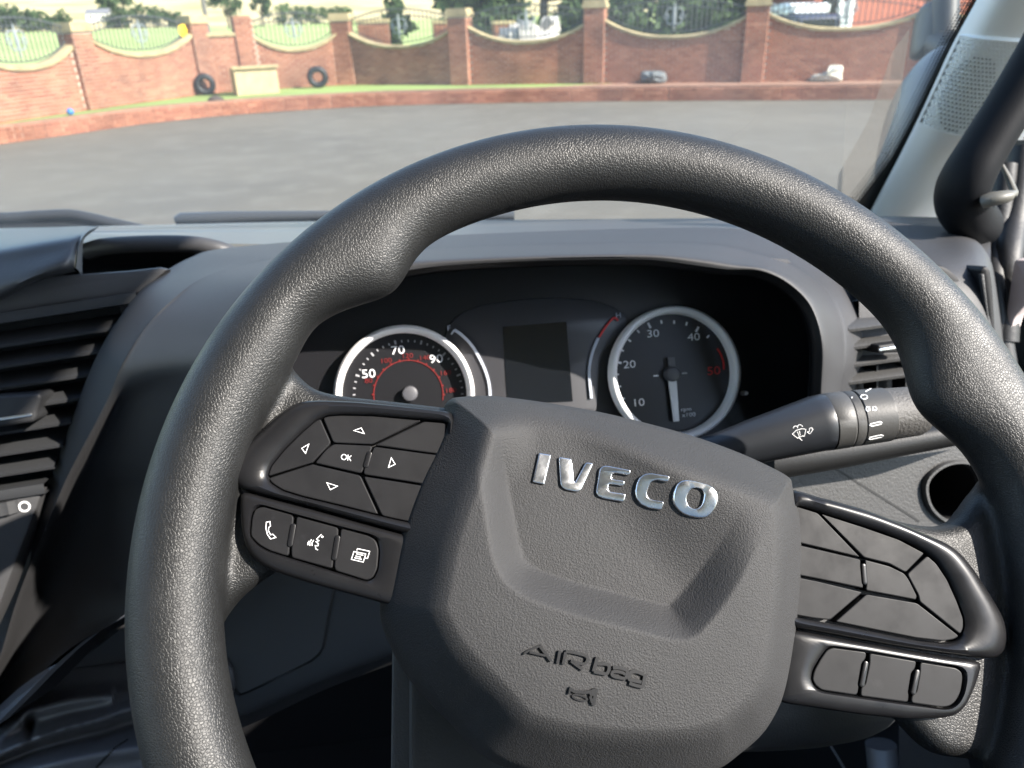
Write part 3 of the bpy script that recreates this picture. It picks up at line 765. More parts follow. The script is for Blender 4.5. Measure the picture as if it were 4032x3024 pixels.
# centre vent -----------------------------------------------------------
cv = thing('air_vent', 'large slatted centre air vent with chrome-edged tab at the left edge', 'air vent', CS.to(*CS.px((60, 1900))))
mb = MB(); mb.prism(CS, [(-.33, -.10), (-.33, .09)] + CS.pxs([(-500, 1290), (470, 1200), (480, 1256), (400, 1380), (330, 1540), (215, 1850), (190, 1930), (-500, 2060)], -.05), -.08, -.05); mb.build('vent_back', M_BLACK, cv)
LEGX = lambda y: float(np.interp(y, [981, 1015, 1085, 1154, 1256, 1369, 1509, 1655, 1850, 1974, 2386], [886, 760, 632, 550, 474, 405, 341, 284, 210, 151, 0])) + 4
def slat_end(y0):
    x = 300.0
    for _ in range(12): x = .5 * x + .5 * LEGX(y0 - x * .155)
    return x
ys = [1370, 1452, 1537, 1625, 1713, 1798, 1879]
for y in ys:
    xe = slat_end(y); a = CS.px((-300, y + 300 * .155), 0); b_ = CS.px((xe, y - xe * .155), 0)
    mb = MB()
    prof = [(0, 0), (.0008, .0022), (-.003, .0042), (-.034, .0135), (-.034, .0110), (-.003, .0005)]
    a = (-.30, a[1] + (b_[1] - a[1]) * (-.30 - a[0]) / (b_[0] - a[0]))
    rows = [[CS.to(p[0], p[1] + q[1], q[0]) for q in prof + prof[:1]] for p in (a, b_)]
    mb.grid(rows); mb.build('slat', M_DASHDARK, cv, 50)
for (ya, nm) in ((1255, 'vent_top_edge'), (1950, 'vent_bottom_edge')):
    xe = slat_end(ya); a = CS.px((-300, ya + 300 * .155), 0); b_ = CS.px((xe, ya - xe * .155), 0); mb = MB()
    prof = [(-.05, -.004), (.003, -.004), (.004, 0), (.003, .0045), (-.05, .008)]
    mb.grid([[CS.to(p[0], p[1] + q[1], q[0]) for q in prof] for p in (a, b_)]); mb.build('vent_edge', M_DASHDARK, cv, 40)
tabo = CS.pxs(zV([(-200, 175), (430, 135), (455, 180), (400, 330), (395, 400), (360, 450), (-200, 530)]), .018)
mb = MB(); mb.prism(CS, round_poly(tabo, .003), -.02, .018, .003, 3); tab = mb.build('adjuster_tab', M_DASHDARK, cv, 40)
mb = MB(); mb.prism(CS, round_poly(CS.pxs(zV([(-200, 425), (330, 350), (355, 360), (350, 378), (320, 386), (-200, 462)]), .019), .0006), .017, .0194, .0006); mb.build('chrome_strip', M_CHROME, tab, 40)

# instrument cluster -------------------------------------------------------
icl = thing('instrument_cluster', 'dark instrument cluster with two silver-ringed dials inside the dashboard hood', 'instrument cluster', CLF.to(0, -.08, 0))
DZ = -.011
mb = MB(); mb.prism(CLF, CLF.pxs(D([(560, 1020), (560, 700), (700, 600), (900, 560), (1450, 545), (1700, 560), (1790, 640), (1800, 1020)]), DZ - .004), DZ - .012, DZ - .004); mb.build('faceplate', M_DIAL, icl)
arch = CLF.pxs(zCL([(560, 720), (575, 420), (600, 340), (650, 295), (740, 262), (900, 240), (1060, 232), (1200, 245), (1290, 275), (1340, 315), (1330, 360), (1225, 470), (1210, 720)]), DZ)
mb = MB(); mb.prism(CLF, round_poly(arch, .006), DZ - .006, DZ - .001, .001); mb.build('centre_panel', mat('cluster_panel', (.04, .04, .045), .4), icl, 40)
mb = MB(); mb.prism(CLF, CLF.pxs(zS([(1362, 160), (1825, 122), (1872, 700), (1400, 720)]), DZ), DZ - .002, DZ - .0003); mb.build('display_screen', M_SCREEN, icl)
def gauge(pts_list, name, labels):
    mb = MB()
    for zf, pts, w, mi in pts_list:
        q = [tuple(p) for p in catmull(CLF.pxs(zf(pts), DZ), 6)]
        mb.stroke(CLF, q, w, DZ - .002, DZ + .0012, mi=mi)
    for t, zf, p in labels:
        add_text(mb, CLF, t, CLF.px(zf([p])[0], DZ), .0060, DZ + .0006, 1.1)
    mb.build(name, [mat('gauge_silver', (.48, .52, .60), .35), M_RED], icl, 40)
gauge([(zS, [(990, 215), (1012, 182)], .0013, 0), (zS, [(1012, 182), (1062, 217), (1132, 287), (1192, 382), (1242, 492), (1268, 600), (1272, 720)], .0021, 0)], 'fuel_gauge', [('F', zS, (972, 172))])
gauge([(zS, [(2200, 115), (2170, 95), (2118, 150), (2062, 235)], .0013, 1), (zS, [(2055, 240), (2012, 350), (1990, 470), (1994, 560), (2006, 680)], .0021, 0)], 'temperature_gauge', [('H', zC, (280, 245))])

def dial(name, rc, zf, R, rw):
    """ring centre in picture zf, radii in metres"""
    c = CLF.px(zf([rc])[0], 0)
    mb = MB(); c2 = c; n = 72
    mb.disc(CLF, c2, R - .001, DZ - .008, DZ - .0002, 64)
    face = mb.build(name, M_DIAL, icl, 30)
    mb = MB(); prof = [(R - rw, DZ), (R - rw, -.004), (R - rw * .8, -.0005), (R - rw * .45, .0006), (R - rw * .15, -.0006), (R, -.004), (R, DZ)]
    rows = [[CLF.to(c[0] + r * math.cos(2 * math.pi * k / n), c[1] + r * math.sin(2 * math.pi * k / n), h) for k in range(n + 1)] for r, h in prof]
    mb.grid(rows); mb.build('dial_ring', M_RING, face, 60)
    return face, c
def numeral(face, txt, zf, p, size, m, sx=1.25):
    mb = MB(); add_text(mb, CLF, txt, CLF.px(zf([p])[0], DZ), size, DZ + .0006, sx)
    # bold: a second, slightly shifted outline
    mb.build('numeral', m, face, 0)
M_NUM = mat('numeral_white', (.85, .85, .87), .5)
tf, tc_ = dial('tachometer', (967, 917), zC, .0540, .0062)
for t, p in (('10', (512, 1262)), ('20', (408, 818)), ('30', (682, 458)), ('40', (1158, 498))): numeral(tf, t, zC, p, .0086, M_NUM)
numeral(tf, '50', zC, (1390, 892), .0094, M_RED)
numeral(tf, 'rpm', zC, (1068, 1338), .0042, M_NUM); numeral(tf, 'x100', zC, (1100, 1402), .0046, M_NUM)
tk = MB(); piv = CLF.px(zC([(918, 925)])[0], DZ)
for i, p in enumerate([(335, 1215), (292, 1075), (265, 930), (282, 792), (325, 650), (410, 535), (512, 430), (640, 360), (782, 320), (930, 322), (1075, 340), (1200, 405), (1325, 490)]):
    q = Vector(CLF.px(zC([p])[0], DZ)); d = (q - Vector(piv)).normalized(); l = .0024 if i in (3, 7, 11) else .0014
    tk.stroke(CLF, [tuple(q - d * l), tuple(q + d * l)], .0017 if i in (3, 7, 11) else .0012, DZ - .001, DZ + .0006)
for a, b_ in (((690, 948), (745, 945)), ((1020, 918), (1080, 916))):
    tk.stroke(CLF, CLF.pxs(zC([a, b_]), DZ), .0011, DZ - .001, DZ + .0006)
tk.build('tick_marks', M_NUM, tf, 0, kind='stuff')
mb = MB(); mb.stroke(CLF, [tuple(p) for p in catmull(CLF.pxs(zC([(1435, 630), (1475, 700), (1505, 790), (1510, 875)]), DZ), 4)], .0012, DZ - .001, DZ + .0006); mb.build('red_band', M_RED, tf, 0)
def needle(face, pts, zf, hub, w, back=None, rh=.0062):
    mb = MB(); q = CLF.pxs(zf(pts), DZ + .005)
    d = Vector(q[1]) - Vector(q[0]); d.normalize(); e = Vector((-d.y, d.x))
    out = [Vector(q[0]) + e * w * .6, Vector(q[0]) - e * w * .6, Vector(q[1]) - e * w * .42, Vector(q[1]) + e * w * .42]
    mb.prism(CLF, [tuple(v) for v in out], DZ + .003, DZ + .005, .0006)
    mb.build('needle', mat('needle_white', (.75, .75, .76), .35), face, 40)
    mb = MB(); mb.disc(CLF, CLF.px(zf([hub])[0], DZ + .006), rh, DZ, DZ + .0075, 32, .002)
    if back:
        b0 = CLF.pxs(zf(back), DZ + .004); mb.stroke(CLF, b0, .0054, DZ + .002, DZ + .005)
    mb.build('needle_hub', mat('needle_hub_grey', (.09, .09, .10), .45), face, 40)
needle(tf, [(916, 1000), (962, 1480)], zC, (916, 925), .0056, [(910, 900), (895, 732)])
M_RED2 = mat('dim_red_print', (.15, .008, .008), .5)
sf, sc_ = dial('speedometer', (650, 655), zS, .0540, .0060)
for t, p in (('50', (390, 503)), ('70', (602, 332)), ('90', (880, 395))): numeral(sf, t, zS, p, .0092, M_NUM, 1.2)
for t, p in (('80', (390, 552)), ('100', (516, 407)), ('120', (670, 372)), ('140', (796, 386)), ('160', (946, 496)), ('180', (985, 622))): numeral(sf, t, zS, p, .0052, M_RED2, 1.2)
tk = MB(); sp = CLF.px(zS([(680, 652)])[0], DZ); pv = Vector(sp)
for i in range(30):
    ang = RAD(196 - i * 6.9); p = pv + Vector((math.cos(ang), math.sin(ang))) * .0418; d = (p - pv).normalized(); mj = (i % 4 == 2)
    tk.stroke(CLF, [tuple(p - d * (.0016 if mj else .0009)), tuple(p + d * (.0016 if mj else .0009))], .0014 if mj else .0010, DZ - .001, DZ + .0006)
tk.build('tick_marks', mat('tick_grey', (.34, .34, .36), .5), sf, 0, kind='stuff')
tk = MB(); arc = [tuple(pv + Vector((math.cos(RAD(a)), math.sin(RAD(a)))) * .0268) for a in range(190, -16, -6)]
tk.stroke(CLF, arc, .0008, DZ - .001, DZ + .0005)
for a in range(190, -16, -15):
    d = Vector((math.cos(RAD(a)), math.sin(RAD(a)))); tk.stroke(CLF, [tuple(pv + d * .0262), tuple(pv + d * .0282)], .0012, DZ - .001, DZ + .0006)
tk.build('red_scale', M_RED2, sf, 0, kind='stuff')
needle(sf, [(635, 770), (590, 900)], zS, (690, 645), .0045, None, .0060)
mb = MB(); mb.tube([CLF.to(*CLF.px(zCL([(1832, 630)])[0], -.004), -.012), CLF.to(*CLF.px(zCL([(1832, 630)])[0], -.004), -.004)], [.0022, .0016], 12); mb.build('led_dot', M_RING, icl, 40)  # pale peg stands in for the light of a small LED
lens = [CLF.pxs(D([(640, 760), (690, 670), (800, 610), (950, 592), (1400, 582), (1650, 600), (1720, 650), (1745, 740), (1740, 1000), (620, 1000)]), .004)]
mb = MB(); mb.add([CLF.to(x, y, .0045) for x, y in lens[0]], [tuple(range(len(lens[0])))]); mb.build('lens', M_LENS, icl, 0)

# stalk -------------------------------------------------------------------
stalk = thing('wiper_stalk', 'black wiper control stalk with printed rings to the right of the hub', 'control stalk', at_d(zE([(330, 640)])[0], .45))
axis = [(-250, 760, 120), (150, 690, 155), (500, 603, 205), (1080, 440, 258), (1160, 425, 263), (1175, 423, 256), (1185, 421, 263), (1330, 401, 261), (1345, 399, 252), (1352, 398, 258), (1420, 390, 256), (1432, 388, 248), (1442, 387, 257), (1690, 357, 248), (1712, 354, 246), (1725, 352, 238), (1990, 322, 226), (2040, 316, 205), (2050, 314, 60)]
SD = .46
def stalk_pts(lo, hi):
    sel = [a for a in axis if lo <= a[0] <= hi]
    return P3(zE([(a[0], a[1]) for a in sel]), SD), [a[2] * .42948 / FPX * SD for a in sel]
M_LEVER = mat('stalk_black', (.018, .020, .024), .38, spec=.5, dirt=(400, .74, (.3, .3, .3), .5))
M_SRING = mat('stalk_grey', (.050, .049, .047), .5, bump=[('noise', 900, .3, .0003)])
p_, r_ = stalk_pts(-250, 1175); mb = MB(); mb.tube(p_, r_, 40); lever = mb.build('lever', M_LEVER, stalk, 40)
p_, r_ = stalk_pts(1175, 1345); mb = MB(); mb.tube(p_, r_, 40); mb.build('fixed_ring', M_SRING, stalk, 30)
p_, r_ = stalk_pts(1345, 1432); mb = MB(); mb.tube(p_, r_, 40); mring = mb.build('marker_ring', M_SRING, stalk, 30)
p_, r_ = stalk_pts(1432, 1712); mb = MB(); mb.tube(p_, r_, 40); sring = mb.build('turn_ring', M_SRING, stalk, 30)
p_, r_ = stalk_pts(1712, 2050); mb = MB(); mb.tube(p_, r_, 40); mb.build('ribbed_end', mat('ribbed_grip', (.052, .049, .046), .6, bump=[('noise', 600, .8, .0008)]), stalk, 30)
def decal(objs, strokes, w, name, parent, m):
    """strokes in picture points laid on the surface of objs"""
    mbd = MB(); trees = []
    for o in objs:
        me = o.data; M = ROOTM[stalk.name]
        trees.append(BVHTree.FromPolygons([M @ v.co for v in me.vertices], [tuple(p.vertices) for p in me.polygons]))
    for s in strokes:
        pts = []
        for p in s:
            for t in trees:
                hit, nn, _, _ = t.ray_cast(CAM, ray(p).normalized())
                if hit is not None:
                    pts.append(hit); break
        if len(pts) > 1: mbd.tube(pts, w / 2, 6)
    return mbd.build(name, m, parent, 0)
def cl(pts): return pts + [pts[0]]
def fine(pts, k=4):
    out = []
    for a, b_ in zip(pts[:-1], pts[1:]):
        for j in range(k): out.append((a[0] + (b_[0] - a[0]) * j / k, a[1] + (b_[1] - a[1]) * j / k))
    return out + [pts[-1]]
ell = lambda cx, cy, rx, ry, n=20, a0=0, a1=6.2832: [(cx + rx * math.cos(t), cy + ry * math.sin(t)) for t in np.linspace(a0, a1, n)]
w_ = .00055
decal([lever], [zE(fine(s)) for s in ([(860, 535), (895, 500), (945, 485), (985, 490), (970, 555), (955, 550), (935, 558), (912, 573), (860, 535)], [(905, 510), (925, 560)], [(925, 505), (932, 545)], [(915, 562), (950, 592)],
      ell(890, 480, 20, 20, 9, math.pi, 2 * math.pi), ell(930, 468, 22, 20, 9, math.pi, 2 * math.pi), [(995, 515), (1022, 532), (1052, 487), (1040, 487), (1042, 475), (1018, 480), (1015, 510), (995, 515)])], .0004, 'washer_symbol', lever, M_WHITE)
decal([mring], [zE([(1360, 204), (1410, 202)])], .0013, 'marker_line', mring, M_WHITE)
decal([sring], [zE(cl(ell(1517, 194, 30, 20))), zE([(1580, 118), (1550, 135), (1530, 145)]), zE(cl(ell(1548, 304, 12, 20)) ), zE([(1566, 285), (1566, 323)]), zE([(1598, 283), (1596, 320)]), zE(ell(1606, 300, 26, 18, 10, -1.4, 1.4)),
      zE(cl([(1575, 442), (1665, 420), (1682, 430), (1675, 442), (1590, 462), (1568, 455)])), zE(cl([(1568, 565), (1675, 540), (1692, 548), (1682, 560), (1580, 582), (1560, 577)]))], .0007, 'wipe_symbols', sring, M_WHITE)

# column, ledge and right hand fascia ------------------------------------------
col_ = thing('steering_column', 'dark plastic steering column cowl below the airbag hub', 'steering column', at_d(D([(1300, 1600)])[0], .5))
mb = MB(); mb.prism(WH, round_poly(WH.pxs(D([(1480, 1250), (1950, 1330), (2020, 1490), (1967, 1583), (1900, 1617), (1787, 1637), (1650, 1645), (1480, 1640)]), -.055), .012), -.14, -.055, .02, 4); mb.build('lower_cowl', M_DASHDARK, col_, 40)
mb = MB(); mb.prism(WH, round_poly(WH.pxs(D([(848, 1330), (1500, 1330), (1500, 1850), (842, 1850)]), -.06), .003), -.14, -.06, .002); mb.build('cowl_side', M_DASH, col_, 40)
mb = MB(); mb.prism(WH, round_poly(WH.pxs(D([(884, 1330), (1500, 1330), (1500, 1850), (884, 1850)]), -.052), .004), -.08, -.05, .004); mb.build('cowl_face', M_DASHDARK, col_, 40)
mb = MB(); mb.prism(WH, WH.pxs(D([(1000, 960), (1500, 960), (1650, 1100), (1650, 1500), (1000, 1500)]), -.06), -.2, -.05, .01); mb.build('column_housing', M_BLACK, col_, 40)
SF = Frame(at_d(D([(1900, 1060)])[0], .60), (math.cos(RAD(3)), math.sin(RAD(3)), 0), (0, math.sin(RAD(22)), math.cos(RAD(22))))

led = [P3(zE([(700, 640), (1250, 560), (1800, 470), (2500, 380)]), .565), P3(zE([(700, 700), (1250, 640), (1800, 560), (2500, 450)]), .55), P3(zE([(700, 930), (1250, 840), (1800, 735), (2500, 600)]), .555), P3(zE([(700, 950), (1250, 856), (1800, 748), (2500, 612)]), .60)]
mb = MB(); mb.grid(smooth_grid(led, 4, 3).tolist()); mb.build('fascia_ledge', mat('ledge_plastic', (.016, .016, .016), .5, bump=[('noise', 900, .4, .0003)]), dash, 50)
mb = MB(); mb.stroke(SF, SF.pxs(z5([(1040, 1335), (1270, 1480), (1500, 1625), (1560, 1665)]), 0), .0017, -.001, .0003); mb.build('seam', M_WELL, dash, 0)
po = [(1598, 1500), (1600, 1420), (1640, 1360), (1710, 1310), (1800, 1285), (1900, 1300), (1970, 1380), (1985, 1500), (1950, 1610), (1860, 1680), (1780, 1690), (1700, 1660), (1630, 1590)]
pc = SF.px(z5([(1790, 1480)])[0], 0); po2 = np.array(catmull(SF.pxs(z5(po), .004), 5, True)); pcn = np.array(pc)
fo = np.array(SF.pxs(z5([(700, 1200), (1500, 1030), (2600, 800), (2700, 1400), (2500, 1900), (1500, 1950), (700, 1900)]), 0))
ro_ = []
for x, y in po2:
    dv_ = np.array([x, y]) - pcn; best = 9
    for i in range(len(fo)):
        a, e = fo[i - 1] - pcn, fo[i] - fo[i - 1]; den = dv_[0] * e[1] - dv_[1] * e[0]
        if abs(den) > 1e-12:
            s_ = (a[0] * e[1] - a[1] * e[0]) / den; w2 = (a[0] * dv_[1] - a[1] * dv_[0]) / den
            if s_ > 0 and 0 <= w2 <= 1: best = min(best, s_)
    ro_.append(best)
ro_ = np.array(ro_)[:, None]
rows = []
for q, h in ((pcn + (po2 - pcn) * ro_, -.03), (pcn + (po2 - pcn) * ro_, 0), (pcn + (po2 - pcn) * (1 + (ro_ - 1) * .5), 0), (pcn + (po2 - pcn) * 1.0, 0)):
    rows.append([SF.to(x, y, h) for x, y in list(q) + [q[0]]])
mb = MB(); mb.grid(rows); mb.build('side_fascia', M_GREY, dash, 40)
rows = []
for f, h in ((1.0, -.001), (1.0, .003), (.97, .0045), (.90, .0045), (.87, .003), (.86, -.004)):
    q = pcn + (po2 - pcn) * f; rows.append([SF.to(x, y, h) for x, y in list(q) + [q[0]]])
mb = MB(); mb.grid(rows); mb.build('pocket_rim', M_GREY, dash, 50)
rows = []
for f, h in ((.862, -.003), (.86, -.06), (.6, -.075), (.02, -.08)):
    q = pcn + (po2 - pcn) * f; rows.append([SF.to(x, y, h) for x, y in list(q) + [q[0]]])
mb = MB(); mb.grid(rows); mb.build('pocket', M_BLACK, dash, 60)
# right vent
rv = thing('air_vent', 'small side air vent with pale slat edges between the hood and the rim', 'air vent', at_d(z5([(1320, 830)])[0], .62))
RV = Frame(at_d(z5([(1320, 640)])[0], .61), (math.cos(RAD(6)), math.sin(RAD(6)), 0), (0, math.sin(RAD(15)), math.cos(RAD(15))))
mb = MB(); mb.prism(RV, RV.pxs(z5([(1080, 300), (1650, 250), (1700, 880), (1080, 960)]), -.03), -.05, -.03); mb.build('vent_back', M_BLACK, rv)
for y0 in (475, 588, 697, 803):
    a = RV.px(z5([(1120, y0 + 12)])[0], 0); b_ = RV.px(z5([(1620, y0 - 55)])[0], 0); mb = MB()
    prof = [(0, 0), (.001, .0022), (-.002, .0044), (-.026, .0075), (-.026, .006), (-.002, .0004)]
    mb.grid([[RV.to(p[0], p[1] + q[1], q[0]) for q in prof + prof[:1]] for p in (a, b_)]); mb.build('slat', M_GREY, rv, 50)
mb = MB(); mb.prism(RV, round_poly(RV.pxs(z5([(1305, 568), (1480, 545), (1480, 612), (1310, 620)]), .01), .002), -.01, .010, .002); tb = mb.build('adjuster_tab', M_BLACK, rv, 40)
mb = MB(); mb.prism(RV, RV.pxs(z5([(1312, 590), (1480, 560), (1480, 580), (1314, 605)]), .0105), .009, .0108, .0003); mb.build('chrome_strip', M_CHROME, tb, 40)
for xx in (1290, 1470):
    mb = MB(); p0 = RV.px(z5([(xx, 690)])[0], -.012); mb.box(RV.to(p0[0], p0[1] - .012, -.018), .0008, .012, .008, (RV.u, RV.v, RV.n)); mb.build('upright_vane', M_BLACK, rv)
# right end of the dash
rowsG = [P3(zG([(250, 20), (600, 70), (900, 105), (1200, 125), (1420, 150), (1570, 215), (1640, 270), (1660, 300)]), [.84, .83, .82, .81, .80, .80, .82, .9]),
         P3(zG([(250, 340), (600, 345), (950, 352), (1250, 345), (1480, 330), (1640, 350), (1735, 400), (1760, 420)]), [.70, .70, .70, .70, .70, .71, .74, .86]),
         P3(zG([(250, 560), (600, 560), (1000, 560), (1300, 560), (1550, 550), (1720, 560), (1810, 580), (1840, 600)]), [.645, .645, .645, .645, .65, .66, .69, .82]),
         P3(zG([(250, 950), (700, 950), (1050, 950), (1400, 950), (1650, 950), (1800, 950), (1870, 950), (1900, 950)]), [.625, .625, .625, .625, .63, .64, .67, .8]),
         P3(zG([(250, 1700), (700, 1700), (1150, 1700), (1500, 1700), (1750, 1700), (1890, 1700), (1960, 1700), (1990, 1700)]), [.62, .62, .62, .62, .625, .635, .66, .8])]
mb = MB(); mb.grid(smooth_grid(rowsG, 5, 4).tolist()); mb.build('dash_end', M_HOOD, dash, 70)
DE = Frame(at_d(zG([(1600, 800)])[0], .636), (math.cos(RAD(-4)), math.sin(RAD(-4)), 0), (0, math.sin(RAD(14)), math.cos(RAD(14))))
mb = MB(); mb.prism(DE, [tuple(p) for p in catmull(DE.pxs(zG([(1080, 600), (1210, 585), (1330, 640), (1430, 740), (1500, 860), (1530, 960), (1400, 1100), (1150, 1000), (1000, 760)]), .004), 4, True)], -.02, .005, .003); mb.build('round_vent', M_BLACK, dash, 40)
mb = MB(); mb.prism(DE, round_poly(DE.pxs(zG([(1680, 640), (1710, 598), (1770, 596), (1805, 650), (1830, 850), (1862, 1340), (1870, 1500), (1790, 1500), (1740, 1080), (1700, 800)]), .008), .004), -.02, .010, .003); dv = mb.build('demister_slot', M_BLACK, dash, 40)
mb = MB(); mb.prism(DE, DE.pxs(zG([(1698, 690), (1735, 690), (1800, 1280), (1815, 1480), (1795, 1480), (1750, 1080)]), .0115), .008, .0118, .001); mb.build('demister_vane', M_GREY, dv, 40)

# lower left: knee panel, console edge, gaiter -----------------------------------
KP = Frame(at_d(z7([(700, 600)])[0], .64), (math.cos(RAD(6)), math.sin(RAD(6)), 0), (0, math.sin(RAD(30)), math.cos(RAD(30))))
kp = [P3(z7([(-420, 100), (-200, 60), (400, 20), (1000, -40), (1700, -100)]), .66), P3(z7([(-420, 900), (-200, 800), (400, 600), (1000, 400), (1700, 200)]), .645),
      P3(z7([(-420, 1390), (-200, 1330), (380, 1130), (1000, 870), (1700, 620)]), .645), P3(z7([(-420, 1500), (-200, 1440), (380, 1240), (1000, 960), (1700, 700)]), .66), P3(z7([(-420, 1580), (-200, 1520), (380, 1310), (1000, 1020), (1700, 760)]), .72)]
mb = MB(); mb.grid(smooth_grid(kp, 5, 4).tolist()); kpo = mb.build('knee_panel', M_DASHDARK, dash, 60)
flap = z7([(-100, 560), (100, 350), (600, 60), (1045, 200), (1000, 380), (968, 560), (948, 690), (920, 745), (860, 800), (700, 880), (500, 980), (345, 1052), (295, 1068), (262, 1040), (235, 950), (190, 900), (-100, 960)])
kt = BVHTree.FromPolygons([ROOTM[dash.name] @ v.co for v in kpo.data.vertices], [tuple(p.vertices) for p in kpo.data.polygons])
def on_kp(p, lift):
    hit, nn, _, _ = kt.ray_cast(CAM, ray(p).normalized())
    return (hit + (CAM - hit).normalized() * lift) if hit is not None else at_d(p, .64)
fl2 = round_poly(flap, 40, 5)
fp0 = [on_kp(p, -.004) for p in fl2]; fp1 = [on_kp(p, .0022) for p in fl2]
cpx = np.mean(np.array(fl2), axis=0)
fp2 = [on_kp((p[0] + (cpx[0] - p[0]) * .012, p[1] + (cpx[1] - p[1]) * .012), .0032) for p in fl2]
mb = MB(); n = len(fl2); mb.add(fp0 + fp1 + fp2, [(i, (i + 1) % n, n + (i + 1) % n, n + i) for i in range(n)] + [(n + i, n + (i + 1) % n, 2 * n + (i + 1) % n, 2 * n + i) for i in range(n)] + [tuple(2 * n + i for i in range(n))])
mb.build('fuse_flap', M_DASHDARK, dash, 30)
gp = z7([(1035, 200), (1000, 380), (968, 560), (948, 690), (915, 750), (860, 800), (700, 882), (500, 982), (345, 1054), (290, 1072), (256, 1045), (232, 950)])
mb = MB(); mb.tube([on_kp(p, .0006) for p in fine(gp, 3)], .0016, 6); mb.build('flap_seam', M_WELL, dash, 60)
mb = MB(); mb.tube([on_kp(p, .004) for p in z7([(150, 800), (190, 900), (205, 1000), (200, 1090)])], [.004, .006, .006, .003], 12); mb.build('flap_hinge', M_DASH, dash, 60)
con = P3(z6([(300, 1040), (480, 940), (780, 700), (900, 640)]), .632); con2 = P3(z6([(330, 1075), (520, 975), (800, 760), (900, 700)]), .628); con3 = P3(z6([(330, 1300), (520, 1300), (800, 1300), (900, 1300)]), .65)
mb = MB(); mb.grid([con, con2, con3]); mb.build('console_edge', M_DASH, dash, 20)
gt = thing('gear_lever_gaiter', 'creased black leather gear lever gaiter at the bottom left corner', 'gaiter', at_d((100, 2950), .6))
U = np.linspace(-500, 1000, 90); Vv = np.linspace(930, 1950, 70)
def gcurve(x, pts): return np.interp(x, [p[0] for p in pts], [p[1] for p in pts])
top = lambda x: gcurve(x, [(-500, 1500), (0, 1270), (120, 1160), (230, 1080), (330, 1020), (450, 985), (600, 968), (760, 960), (1000, 960)])
rowsg = []
for v in np.linspace(0, 1, 70):
    row = []
    for x in U:
        yt = top(x); y = yt + (1950 - yt) * v
        d = .655 - .09 * v - .02 * min(1, v / .06) ** .6
        y1 = gcurve(x, [(-500, 1600), (0, 1430), (180, 1255), (450, 1190), (680, 1165), (1000, 1120)])
        y2 = gcurve(x, [(-500, 1800), (0, 1560), (200, 1470), (420, 1400), (640, 1345), (760, 1300), (1000, 1240)])
        y3 = gcurve(x, [(-500, 1900), (0, 1690), (300, 1620), (600, 1560), (1000, 1500)])
        d -= .015 * math.exp(-((y - y1 - 40) / (70 if y > y1 + 40 else 45)) ** 2) * (1 if x < 700 else .6)
        d -= .018 * math.exp(-((y - y2 - 10) / (42 if y > y2 + 10 else 60)) ** 2)
        d += .010 * math.exp(-((y - y2 - 95) / 60) ** 2)
        d -= .014 * math.exp(-((y - y3 - 10) / 70) ** 2)
        d += .016 * math.exp(-((x - 190) / 26) ** 2) * math.exp(-((y - 1400) / 60) ** 2)
        row.append(at_d(z6([(x, y)])[0], d))
    rowsg.append(row)
mb = MB(); mb.grid(rowsg); gm = mb.build('leather_boot', M_GAITER, gt, 80)
st = MB()
gtree = BVHTree.FromPolygons([ROOTM[gt.name] @ v.co for v in gm.data.vertices], [tuple(p.vertices) for p in gm.data.polygons])
sp_ = fine(z6([(600, 1655), (650, 1600), (720, 1530), (800, 1480)]), 12)
hits = [gtree.ray_cast(CAM, ray(p).normalized())[0] for p in sp_]
for a, b_ in zip(hits[::2], hits[1::2]):
    if a is not None and b_ is not None: st.tube([a, b_], .0011, 6)
st.build('stitching', M_BLACK, gm, 60, kind='stuff')
# ------------------------------------------------------------------ windscreen, pillar, door, cab
WSN = Vector((0, -math.sin(RAD(50)), -math.cos(RAD(50))))
WSO = at_d(D([(1200, 473)])[0], 1.13)
WS_ = Frame(WSO, (1, 0, 0), (0, -math.cos(RAD(50)), math.sin(RAD(50))))
ws = thing('windscreen', 'clear van windscreen with a black dotted border along the pillar', 'windscreen', WSO)
wpx = lambda pts, h=0: [WS_.to(*WS_.px(p, h), h) for p in pts]
g = []
for i in range(9):
    x = -1.45 + i * .25875
    g.append([WS_.to(x, y, 0) for y in (-.05, .3, .62, .95)])
mb = MB(); mb.grid(g); mb.build('pane', M_GLASS, ws, 0)
edge = zP([(900, -150), (820, 0), (640, 330), (520, 590), (400, 850), (250, 1150), (40, 1500), (-60, 1660)])
inner = zP([(886, -150), (806, 0), (620, 330), (492, 590), (362, 850), (198, 1150), (-50, 1480), (-260, 1640)])
M_FRIT = mat('black_ceramic_border', (.006, .006, .006), .4)
mb = MB(); mb.grid([wpx([(p[0] + 120, p[1] + 30) for p in edge], .003), wpx(inner, .003)]); mb.build('black_border', M_FRIT, ws, 0)
mb = MB()
for i in range(len(inner) - 1):
    a0, a1 = Vector(inner[i]), Vector(inner[i + 1]); L_ = (a1 - a0).length; k = max(1, int(L_ / 13))
    d = (a1 - a0).normalized(); e = Vector((d.y, -d.x)) * (-1 if d.y < 0 else 1); e = Vector((-abs(e.x), -abs(e.y)))
    for j in range(k):
        for r in range(4):
            p = a0 + (a1 - a0) * ((j + .5 * (r % 2)) / k) + e * (5 + 11 * r)
            q = WS_.px(tuple(p), .003); rr = (.0021, .0017, .0013, .0010)[r]
            mb.add([WS_.to(q[0] + rr * math.cos(t), q[1] + rr * 1.3 * math.sin(t), .003) for t in np.linspace(0, 6.283, 8, endpoint=False)], [tuple(range(8))])
mb.build('border_dots', M_FRIT, ws, 0, kind='stuff')
